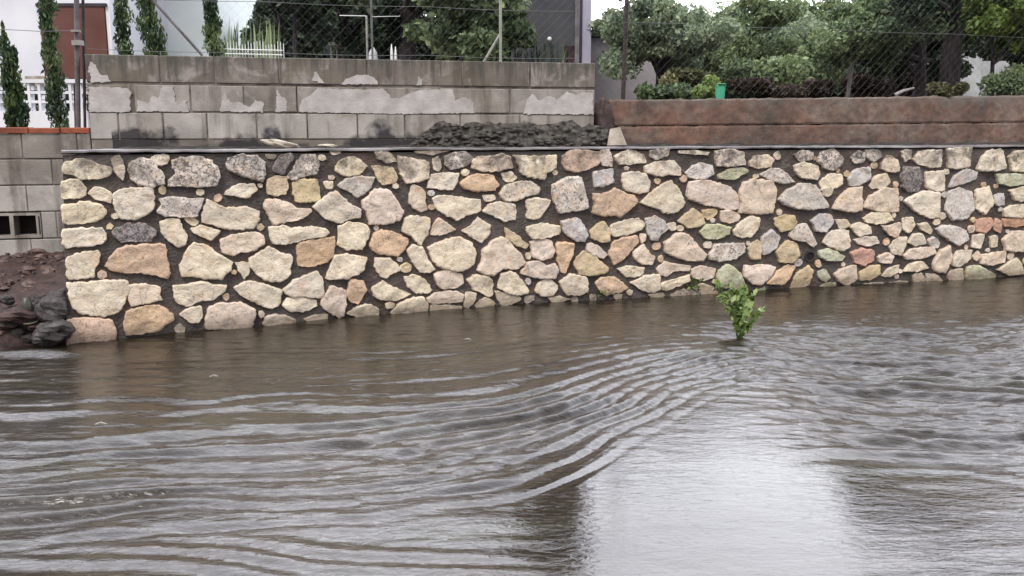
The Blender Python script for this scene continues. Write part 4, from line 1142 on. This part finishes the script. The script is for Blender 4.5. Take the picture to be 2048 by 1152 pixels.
# white post with a bar, and small white things seen between the trees
pr = at(734, 125, 10.5); post = empty("clothes_post", (pr.x, pr.y, GZ0), "thin white post with a crossbar under the dark trees", "post")
mb = MB(); mb.tube([(pr.x, pr.y, GZ0 - .05), tuple(at(733, 32, 10.5))], .013, 8); mb.build("pole", M['palepost'], post)
mb = MB(); mb.tube([tuple(at(742, 33.5, 10.46)), tuple(at(800, 32.5, 10.46))], .003, 6); mb.tube([tuple(at(679, 31, 10.46)), tuple(at(733, 32, 10.46))], .0045, 6); mb.build("crossbar", M['whitemetal'], post)
p = at(684, 88, 15); mb = MB(); mb.box((p.x - .22, 15, p.z - .02), (p.x + .22, 15.6, p.z + .03)); tb = empty("garden_table", (p.x, 15.3, GZ0), "small grey garden table in the shade left of the white post", "table")
mb.build("tabletop", M['palepost'], tb)
for sx, sy in ((-1, 0), (1, 0), (-1, 1), (1, 1)):
    mb = MB(); x_ = p.x + sx * .19; y_ = 15.05 + sy * .48; mb.tube([(x_, y_, GZ0), (x_, y_, p.z - .022)], .015, 6); mb.build("leg", M['palepost'], tb)
for px_, pt_, lab in ((783, 88, "left one of two slender white garden stakes"), (791, 93, "right one of two slender white garden stakes")):
    q = at(px_, pt_, 11); mb = MB(); mb.tube([(q.x, q.y, GZ0 - .04), (q.x, q.y, q.z - .10), (q.x, q.y, q.z)], [.022, .018, .004], 8)
    tag(mb.build("garden_stake", M['whitemetal'], smooth=True), lab, "stake", "white garden stakes behind the block wall")
q = at(746, 100, 11); mb = MB(); mb.tube([(q.x, q.y, GZ0), (q.x, q.y, q.z - .12), (q.x, q.y, q.z - .03), (q.x, q.y, q.z + .03)], [.05, .06, .05, .012], 12)
tag(mb.build("garden_urn", M['paleGreen'], smooth=True), "small pale pointed urn right of the thin white post", "urn")

# ------------------------------------------------------------------ white houses on the left
HY = 14.0
house = empty("white_house", (at(0, 100, HY).x, HY, GZ0), "bluish white house with a brown shuttered window at the far left", "house")
xr = at(222, 60, HY).x; ztop = 6.4
wx0, wx1 = at(82, 60, HY).x, at(214, 60, HY).x; wz1, wz0 = at(150, 12, HY).z, at(150, 158, HY).z
mb = MB()
for lo, hi in (((-22, HY, GZ0 - .2), (wx0, HY + 6, ztop)), ((wx1, HY, GZ0 - .2), (xr, HY + 6, ztop)), ((wx0, HY, GZ0 - .2), (wx1, HY + 6, wz0)), ((wx0, HY, wz1), (wx1, HY + 6, ztop)), ((wx0, HY + .2, wz0), (wx1, HY + 6, wz1))): mb.box(lo, hi)
mb.build("wall", M['white'], house)
mb = MB(); mb.box((-22.3, HY - .35, ztop + .002), (xr + .3, HY + 6.3, ztop + .22)); mb.build("roof", M['paleRender'], house)
mb = MB(); K = 1
for i in range(K):
    za = wz0 + (wz1 - wz0) * i / K; zb = wz0 + (wz1 - wz0) * (i + 1) / K - .002
    mb.box((wx0 + .01, HY - .028, za + .004), (wx1 - .01, HY + .02, zb))
sh = mb.build("shutter", M['shutter'], house)
mb = MB(); mb.box((wx0 - .03, HY - .045, wz1 - .012), (wx1 + .03, HY + .03, wz1 + .035)); mb.build("lintel", M['lintel'], sh)
mb = MB(); mb.box((wx0 + .30, HY - .040, wz0 - .06), (wx1 + .02, HY + .03, wz0 - .004)); mb.build("sill", M['lintel'], sh)

house2 = empty("white_house", (at(330, 100, 16).x, 16, GZ0), "pale greenish-white house behind the slanting fence brace", "house")
mb = MB(); mb.box((at(205, 60, 16).x, 16, GZ0 - .2), (at(436, 60, 16).x, 21, 6.0)); mb.build("wall", M['white2'], house2)
mb = MB(); mb.box((at(205, 60, 16).x - .2, 15.7, 6.002), (at(436, 60, 16).x + .25, 21.2, 6.2)); mb.build("roof", M['paleRender'], house2)
mb = MB(); mb.box((at(322, 60, 16).x, 15.90, GZ0 - .2), (at(333, 60, 16).x, 15.998, 5.9)); mb.build("corner_pilaster", M['white'], house2)
house3 = empty("white_house", (at(500, 100, 21).x, 21, GZ0), "bright white house wall furthest back, behind the white picket fence", "house")
mb = MB(); mb.box((at(400, 60, 22).x, 22, GZ0 - .2), (at(566, 60, 22).x, 26, 7.0)); mb.build("wall", M['white2'], house3)
mb = MB(); mb.box((at(400, 60, 22).x - .2, 21.7, 7.002), (at(566, 60, 22).x + .2, 26.2, 7.2)); mb.build("roof", M['paleRender'], house3)

# white openwork balustrade in front of the house
FY = 11.0
bal = empty("white_balustrade", (at(90, 200, FY).x, FY, GZ0), "white garden balustrade with pierced blocks behind the small cypresses", "balustrade")
z_a, z_b, z_c = at(0, 246, FY).z - .15, at(0, 222, FY).z, at(0, 166, FY).z
xL, xR = at(-500, 200, FY).x, at(172, 200, FY).x
mb = MB(); mb.box((xL, FY, GZ0 - .1), (xR, FY + .12, z_b)); mb.build("base_wall", M['lattice'], bal)
mb = MB(); mb.box((xL, FY - .02, z_c + .001), (xR, FY + .14, z_c + .045)); mb.build("top_rail", M['lattice'], bal)
mb = MB(); step = .125; x = xL; hz = (z_c - z_b) / 3
while x < xR - .02:
    mb.box((x, FY, z_b), (x + .032, FY + .10, z_c)); x += step
for i in (1, 2): mb.box((xL, FY + .004, z_b + hz * i - .016), (xR, FY + .096, z_b + hz * i + .016))
x = xL + .032
while x < xR - .1:
    for i in range(3):
        if (int(round(x / step)) + i) % 3 == 0: mb.box((x, FY + .02, z_b + hz * i + .03), (x + .04, FY + .08, z_b + hz * (i + 1) - .03))
    x += step
mb.build("pierced_blocks", M['lattice'], bal)
# pinkish step behind it and dark shrubs seen through the openings
mb = MB(); mb.box((at(50, 160, 13.2).x, 13.2, GZ0 - .1), (at(110, 160, 13.2).x, 13.6, at(80, 152, 13.2).z)); tag(mb.build("porch_step", M['paleRock']), "pinkish beige porch step below the brown shutter", "step")
o = leaf_cloud("shrub", M['leafdark'], [(tuple(at(-40 + i * 26, 196, 12)), (.14, .12, .20), 260) for i in range(9)], .06, None, 91)
tag(o, "dark shrubs seen through the openings of the white balustrade", "shrubs")

# white picket fence right of the cypresses
py_ = 10.0; pf = empty("picket_fence", (at(500, 110, py_).x, py_, GZ0), "white thin-barred garden fence with grass stalks, left of the dark trees", "fence")
for yy in (98, 107):
    p0, p1 = at(440, yy, py_), at(565, yy + 3, py_); mb = MB(); mb.tube([p0, p1], .006, 6); mb.build("rail", M['whitemetal'], pf)
rp = random.Random(4)
for i in range(22):
    x_ = 442 + i * 5.9; q = at(x_, 86 + rp.uniform(-6, 4), py_); mb = MB(); mb.tube([(q.x, py_ + .02, GZ0), (q.x, py_ + .02, q.z - .02), (q.x, py_ + .02, q.z)], [.0045, .0045, .003], 5); mb.build("picket", M['whitemetal'], pf)
def stalks(name, px0, px1, pyb, pyt, Y, n, m, label, cat, seed, w=.012):
    r = random.Random(seed); mb = MB()
    for i in range(n):
        x_ = r.uniform(px0, px1); b = at(x_, pyb, Y + r.uniform(-.1, .1)); t = at(x_ + r.uniform(-8, 8), r.uniform(pyt, pyb - (pyb - pyt) * .35), Y); m_ = b.lerp(t, .55)
        mb.add([b + Vector((-w, 0, 0)), b + Vector((w, 0, 0)), m_ + Vector((w * .8, 0, 0)), m_ + Vector((-w * .8, 0, 0)), t], [(0, 1, 2, 3), (3, 2, 4)], r.random())
    return tag(mb.build(name, m), label, cat)
stalks("tall_grass", 450, 560, 125, 30, 10.4, 60, M['leafmid'], "tall green grass stalks growing through the thin white fence", "grass clump", 5)

# ------------------------------------------------------------------ dark grey building in the middle
GY_ = 11.6
gb = empty("dark_grey_building", (at(1100, 100, GY_).x, GY_, GZ0), "dark grey rendered building with a pale lilac corner behind the block wall", "building")
gx0, gx1 = at(1022, 60, GY_).x, at(1150, 60, GY_).x
mb = MB(); mb.box((gx0, GY_, GZ0 - .1), (gx1, GY_ + 4, 5.6)); mb.build("wall", M['greywall'], gb)
mb = MB(); mb.box((gx1 + .001, GY_ - .05, GZ0 - .1), (at(1163, 60, GY_).x, GY_ + .25, 5.6)); mb.build("dark_corner_post", M['lintel'], gb)
mb = MB(); mb.box((at(1164, 60, GY_).x, GY_ - .02, GZ0 - .1), (at(1182, 60, GY_).x, GY_ + .2, 5.5)); mb.build("lilac_corner_strip", M['lilac'], gb)
q = at(1099, 78, GY_ - .06); mb = MB(); mb.blob(tuple(q), (.028, .02, .028), 1, .0, nu=12, nv=8); mb.build("wall_lamp", M['lamp'], gb, True)
mb = MB(); q0, q1 = at(1126, 92, GY_), at(1150, 134, GY_); mb.box((q0.x, GY_ - .03, GZ0), (q1.x - .005, GY_ - .002, q0.z)); mb.build("maroon_panel", M['maroon'], gb)
mb = MB(); mb.box((gx0 - .2, GY_ - .2, 5.602), (at(1182, 60, GY_).x + .1, GY_ + 4.2, 5.75)); mb.build("roof", M['roof'], gb)
stalks("tall_grass", 1010, 1140, 132, 70, 11.0, 40, M['leafdark'], "thin dark weeds against the foot of the dark grey building", "weeds", 8)

# pale grey outbuilding with sloping end
PY = 13.0; po = empty("pale_outbuilding", (at(1230, 120, PY).x, PY, GZ0), "pale grey rendered outbuilding behind the dark fence post", "building")
zr = at(1240, 78, PY).z; mb = MB(); x0_, x1_, x2_ = at(1150, 100, PY).x, at(1268, 78, PY).x, at(1312, 150, PY).x
prof = [(x0_, GZ0 - .1), (x2_, GZ0 - .1), (x2_, at(1312, 150, PY).z), (at(1296, 105, PY).x, at(1296, 105, PY).z), (x1_, zr), (x0_, at(1168, 74, PY).z)]
K = len(prof); mb.add([(x, PY, z) for x, z in prof] + [(x, PY + 3, z) for x, z in prof], [tuple(range(K)), tuple(range(2 * K - 1, K - 1, -1))] + [(i, K + i, K + (i + 1) % K, (i + 1) % K) for i in range(K)])
mb.build("wall", M['paleRender'], po)
mb = MB(); e0, e1 = at(1168, 72.5, PY), at(1268, 77, PY); mb.add([(e0.x, PY - .12, e0.z), (e1.x, PY - .12, e1.z), (e1.x, PY - .12, e1.z + .04), (e0.x, PY - .12, e0.z + .04), (e0.x, PY + 3.1, e0.z), (e1.x, PY + 3.1, e1.z), (e1.x, PY + 3.1, e1.z + .04), (e0.x, PY + 3.1, e0.z + .04)],
    [(0, 1, 2, 3), (3, 2, 6, 7), (4, 7, 6, 5), (0, 4, 5, 1), (1, 5, 6, 2), (0, 3, 7, 4)]); mb.build("roof", M['roof'], po)

# ------------------------------------------------------------------ trees on the right
RG = "garden trees behind the brown wall"
def rtree(px, Y, x0, x1, y0, y1, n, rad, cnt, label, seed, leaf, tr='bark', r0=.06, lean=0, size=.062, pyt=60, name="garden_tree"):
    b = at(px, 200, Y); b.z = GZ0 - .05; t1 = at(px + lean * .5, (190 + pyt) / 2, Y); t2 = at(px + lean, pyt, Y)
    return tree(name, [b, t1, t2], lobes(x0, x1, y0, y1, Y, n, rad, int(cnt * 1.7), seed, .6), label, "tree", leaf, tr, r0, size, seed, RG)
rtree(1322, 11.2, 1222, 1420, 12, 115, 11, .40, 2000, "small forked tree with grey-green leaves right of the dark fence post", 101, 'leafpale', r0=.045, pyt=130)
rtree(1455, 13.5, 1370, 1560, 25, 150, 10, .48, 2000, "grey-green tree in the middle of the right-hand garden", 102, 'leafmid', r0=.06, pyt=110)
rtree(1600, 15, 1520, 1700, 55, 150, 9, .50, 1900, "pale bluish-green tree with sky showing above it", 103, 'leafpale', r0=.06, pyt=120)
rtree(1685, 11.5, 1640, 1800, 5, 110, 10, .40, 2000, "mid-green tree on a thin pale leaning trunk", 104, 'leafmid', 'palebark', r0=.032, lean=38, pyt=70)
rtree(1840, 12.5, 1740, 1880, 0, 130, 9, .42, 2100, "dark tree on the stout trunk left of the grey gap", 105, 'leafdark', r0=.12, pyt=120)
rtree(1895, 11.0, 1840, 2080, -150, 5, 9, .46, 1900, "dark tree with the thickest trunk at the far right", 106, 'leafdark', r0=.145, lean=22, pyt=-60)
rtree(1985, 10.7, 1905, 2100, 10, 95, 8, .26, 1500, "bright yellow-green leafy branches at the right edge, nearest tree", 107, 'leafbright', r0=.03, pyt=70, size=.07)
rtree(2080, 12.5, 1960, 2200, 30, 100, 8, .42, 1900, "dark green tree partly outside the right edge", 108, 'leafdark', r0=.10, pyt=60)
rtree(1520, 19, 1220, 1800, 55, 120, 12, .95, 2200, "large pale green tree furthest back on the right", 109, 'leafmid', r0=.14, pyt=110, size=.11)
rtree(1700, 17, 1600, 2100, 20, 110, 12, .75, 2000, "tall mixed green tree behind the leaning pale trunk", 111, 'leafmid', r0=.10, pyt=90, size=.09)
rtree(2060, 11.4, 1990, 2200, -40, 60, 6, .36, 1500, "dark overhanging branches in the upper right corner", 112, 'leafdark', r0=.08, pyt=20)
rtree(2240, 15, 2130, 2420, -40, 90, 9, .6, 1500, "dark tree beyond the right edge of the garden", 110, 'leafdark', r0=.10, pyt=60)
def shrub(px0, px1, py0, py1, Y, n, rad, cnt, leaf, label, seed, size=.06, nm="shrub", cat="shrub"):
    return tag(leaf_cloud(nm, M[leaf], [(c, r_, q) for c, r_, q in lobes(px0, px1, py0, py1, Y, n, rad, cnt, seed, .2)], size, None, seed), label, cat)
shrub(1335, 1420, 125, 190, 9.9, 11, .09, 230, 'leafyellow', "yellowish dry shrub left of the green bucket", 121)
shrub(1280, 1400, 175, 192, 9.6, 6, .10, 300, 'leafmid', "low green weeds along the brown wall left of the green bucket", 122)
shrub(1455, 1665, 168, 196, 9.9, 16, .085, 330, 'leafbrown', "low dark brown shrubs on the brown wall top right of the green bucket", 123)
shrub(1460, 1640, 135, 160, 11.0, 8, .22, 600, 'leafmid', "bright mid-green bushes above the low dark shrubs", 124, .07)
shrub(1860, 1930, 172, 190, 9.9, 5, .09, 260, 'leafyellow', "dry yellow-brown tuft at the foot of the thickest trunk", 125)
shrub(1980, 2100, 150, 190, 10.4, 6, .18, 420, 'leafmid', "olive green bush at the right edge above the brown wall", 126)
shrub(1700, 1850, 150, 175, 14, 6, .25, 420, 'leafbrown', "brownish undergrowth behind the leaning pale trunk", 127, .09)
# weathered pale walls glimpsed behind the trees
mb = MB(); mb.box((at(1830, 80, 16).x, 16, GZ0), (at(2130, 80, 16).x, 16.4, at(1900, 122, 16).z)); mb.box((at(1925, 80, 15.9).x, 15.8, GZ0), (at(1962, 80, 15.9).x, 15.998, at(1940, 98, 15.9).z))
tag(mb.build("pale_garden_wall", M['paleGreen']), "weathered pale grey garden wall behind the thick trunk at the right", "garden wall")
sp = at(1868, 150, 13.5); shd = empty("garden_shed", (sp.x, 13.5, GZ0), "small maroon shed with a pale sloping roof edge between the two dark trunks", "shed")
mb = MB(); mb.box((at(1846, 150, 13.5).x, 13.5, GZ0 - .05), (at(1890, 150, 13.5).x, 14.4, at(1870, 136, 13.5).z)); mb.build("wall", M['maroon'], shd)
mb = MB(); mb.box((at(1841, 150, 13.5).x, 13.42, at(1870, 136, 13.5).z + .002), (at(1893, 150, 13.5).x, 14.5, at(1870, 131, 13.5).z)); mb.build("roof", M['paleGreen'], shd)
# fallen pale branch
mb = MB(); mb.tube([tuple(at(1790, 190, 9.95)), tuple(at(1806, 182, 9.95)), tuple(at(1828, 176, 10.0))], [.022, .018, .010], 7); tag(mb.build("cut_branch", M['palebark']), "short pale cut branch lying above the brown wall left of the stout trunk", "branch")
# green plastic bucket
bq = at(1440, 194, 9.25); bk_ = empty("green_bucket", (bq.x, bq.y, bq.z - .05), "green plastic bucket standing behind the brown wall", "bucket")
zt = at(1440, 172, 9.25).z; zb = bq.z - .08
mb = MB(); mb.tube([(bq.x, bq.y, zb), (bq.x, bq.y, zt - .015), (bq.x, bq.y, zt)], [.040, .052, .056], 18); mb.build("body", M['greenplastic'], bk_, False)
mb = MB(); mb.tube([(bq.x - .055, bq.y - .01, zt), (bq.x - .04, bq.y - .04, zt + .02), (bq.x + .04, bq.y - .04, zt + .02), (bq.x + .055, bq.y - .01, zt)], .004, 6); mb.build("handle", M['greenplastic'], bk_)
shrub(1395, 1432, 158, 190, 9.5, 3, .09, 260, 'weed', "vivid green plant beside the green bucket", 131, .05, "potted_plant", "plant")

# ------------------------------------------------------------------ fences
def post_at(name, px0, py0, px1, py1, Y, r, m, parent, foot=None):
    p0, p1 = at(px0, py0, Y), at(px1, py1, Y)
    if foot is not None: p0 = Vector((p0.x, p0.y, foot))
    mb = MB(); mb.tube([p0, p0.lerp(p1, .5), p1], r, 10); return mb.build(name, M[m], parent)
def bpl(px, py, d=.1):       # point over the block wall, d behind its face
    u_, z_ = plane_uz(px, py); return BM @ Vector((u_, d, z_))
fence = empty("chain_link_fence", tuple(bpl(160, 110)), "chain-link fence with grey posts and slanting braces on the block wall", "fence")
TOPZ = 3.25
def fpost(u_, r, m, z0=2.145, z1=TOPZ, d=.09):
    mb = MB(); a_ = BM @ Vector((u_, d, z0)); b_ = BM @ Vector((u_, d, z1)); mb.tube([a_, b_], r, 10); return mb.build("post", M[m], fence)
fpost(U(1005, 60), .013, 'palepost'); fpost(U(1160, 60), .020, 'post')
fpost(U(745, 60) , .010, 'post')
def brace(p0, p1, m, r=.012):
    mb = MB(); mb.tube([p0, p1], r, 8); mb.build("brace", M[m], fence)
uC = U(150, 60)
zC = plane_uz(165, -52)[1]
brace(bpl(402, 109), BM @ Vector((U(166, -40), .09, plane_uz(166, -165)[1])), 'post', .013)
brace(bpl(972, 122), bpl(1006, 64), 'palepost', .012)
mb = MB()
for z_ in (2.20, 2.62, 3.02):
    u0, u1 = U(166, 60), U(1160, 60); N = 24
    mb.tube([BM @ Vector((u0 + (u1 - u0) * i / N, .085, z_ - .012 * math.sin(math.pi * ((i % 8) / 8)))) for i in range(N + 1)], .0022, 4)
mb.build("line_wire", M['wire'], fence)
def chain(u0, u1, z0, z1, MX, d, parent, pitch=.045, r=.0007):
    mb = MB(); n_ = int((u1 - u0) / pitch); m_ = int((z1 - z0) / (pitch))
    for i in range(n_):
        pts = [MX @ Vector((u0 + (i + (j + i) % 2) * pitch, d + .0015 * (i % 2), z0 + j * pitch)) for j in range(m_ + 1)]
        mb.tube(pts, r, 3, cap=False)
    return mb.build("wire_mesh", M['wire'], parent)
chain(U(430, 60), U(1160, 60), 2.15, 3.6, BM, .085, fence)

corner = empty("corner_fence_post", tuple(bpl(152, 262, .1)), "grey twin-pole fence post at the left end of the block wall, over the orange tiles", "fence post")
mb = MB(); a_, b_ = bpl(150, 262, .1), bpl(146, -60, .1); a_.z = 1.5; mb.tube([a_, b_], .020, 10); mb.build("pole", M['post'], corner)
mb = MB(); a_, b_ = bpl(162, 262, .13), bpl(157, -60, .13); a_.z = 1.5; mb.tube([a_, b_], .012, 8); mb.build("stay_pole", M['darkpost'], corner)
mb = MB(); c_ = bpl(150, 84, .08); mb.box((c_.x - .035, c_.y - .03, c_.z - .02), (c_.x + .04, c_.y + .03, c_.z + .02)); mb.build("clamp", M['palepost'], corner); mb = MB(); c_ = bpl(147, 60, .08); mb.box((c_.x - .03, c_.y - .028, c_.z - .008), (c_.x + .03, c_.y + .02, c_.z + .008)); mb.build("clamp", M['palepost'], corner)
mb = MB(); a_, b_ = bpl(143, 262, .12), bpl(141, 166, .12); a_.z = 1.5; mb.tube([a_, b_], .007, 6); a_, b_ = bpl(176, 262, .12), bpl(168, 190, .12); a_.z = 1.5; mb.tube([a_, b_], .007, 6); mb.build("short_rod", M['darkpost'], corner)
# thin wire from the left edge to the corner
wr = MB(); wr.tube([bpl(-300, 58, .1), bpl(0, 56, .1), bpl(75, 60, .1), bpl(148, 59, .1)], .0028, 5); tag(wr.build("fence_wire", M['wire']), "single thin wire stretched from the corner post to the left edge", "wire")

rf = empty("chain_link_fence", tuple(at(1248, 196, 8.95)), "chain-link fence with a dark leaning post on the brown wall", "fence")
post_at("post", 1246, 200, 1257, -90, 8.85, .021, 'darkpost', rf)
mb = MB(); CU = lambda px: plane_uz(px, 150, CA, CD)[0]
for z_ in (2.55,):
    mb.tube([CM @ Vector((CU(1215) + i * .8, .1, z_ + .01 * (i % 2))) for i in range(15)], .002, 4)
mb.build("line_wire", M['wire'], rf)
p2 = CM @ Vector((CU(2200), .1, 1.9)); mb = MB(); mb.tube([p2, p2 + Vector((.02, 0, 1.8))], .021, 10); mb.build("post", M['darkpost'], rf)
chain(CU(1200), CU(2250), 1.9, 3.4, CM, .1, rf)

# ------------------------------------------------------------------ weeds in the water
def weed(px, py, Ytop_px, label, seed, h, n, spread, m='weed', cat="weed", nm="weed_plant", size=.075):
    d = at(px, py, 1.0); t = -CAM_H / (d.z - CAM_H); b = Vector((d.x * t, t, -.05))
    root = empty(nm, (b.x, b.y, 0), label, cat); r = random.Random(seed)
    st = MB(); cl = []
    for i in range(n):
        a_ = r.uniform(0, 2 * math.pi); sp_ = spread * r.uniform(.2, 1); hh = h * r.uniform(.55, 1.0)
        p0 = b + Vector((r.uniform(-.02, .02), r.uniform(-.02, .02), 0)); p2_ = b + Vector((math.cos(a_) * sp_ + .04, math.sin(a_) * sp_ * .6, hh + .05)); p1_ = p0.lerp(p2_, .5) + Vector((-math.cos(a_) * sp_ * .2, 0, .02))
        st.tube([p0, p1_, p2_], [.0045, .0035, .0015], 5)
        for k_ in range(7):
            tt = .35 + .65 * k_ / 6; q = p0.lerp(p1_, tt * 2) if tt < .5 else p1_.lerp(p2_, tt * 2 - 1)
            cl.append((tuple(q), (.022 + .012 * tt, .022 + .012 * tt, .022), 3 + int(4 * tt)))
    st.build("stems", M['stem'], root, True); leaf_cloud("leaves", M[m], cl, size, root, seed, up=.25, aspect=1.9)
    return root
weed(1478, 688, 0, "bright green leafy weed standing in the flood water", 201, .46, 13, .27, size=.055)
d = at(1415, 592, 1.0)
def wall_plant(s, z, n_, label, seed, m='leafbright', size=.035, sp=.09):
    c = wall_pt(s, z, .05); cl = [((c.x + random.uniform(-sp, sp), c.y + random.uniform(-.02, .02), c.z + random.uniform(-.05, .05)), (.03, .02, .025), 8) for _ in range(n_)]
    return tag(leaf_cloud("moss_tuft", M[m], cl, size, None, seed), label, "moss tuft")
wall_plant(5.42, .10, 9, "yellow-green tuft on the stone wall just above the standing weed", 301, sp=.11)
wall_plant(4.42, .09, 5, "small yellow-green tuft growing from an orange stone at the water line", 302, size=.028, sp=.05)
# twig and leaf drifting
def drift(px, py, L, ang, m, label, nm, cat):
    d = at(px, py, 1.0); t = -CAM_H / (d.z - CAM_H); b = Vector((d.x * t, t, .012)); v_ = Vector((math.cos(ang), math.sin(ang), 0)) * L / 2
    mb = MB(); mb.tube([b - v_, b + Vector((0, 0, .008)), b + v_], [.004, .008, .003], 6); tag(mb.build(nm, M[m]), label, cat)
drift(1715, 731, .07, .2, 'bark', "dark twig drifting right of the standing weed", "twig", "twig")
drift(203, 853, .06, .1, 'palebark', "pale leaf scrap drifting on the brown water at lower left", "leaf_scrap", "leaf")
drift(428, 757, .05, .3, 'palebark', "pale scrap drifting near the left part of the stone wall", "leaf_scrap", "leaf")
drift(935, 683, .06, .0, 'palebark', "pale scrap drifting below the middle of the stone wall", "leaf_scrap", "leaf")
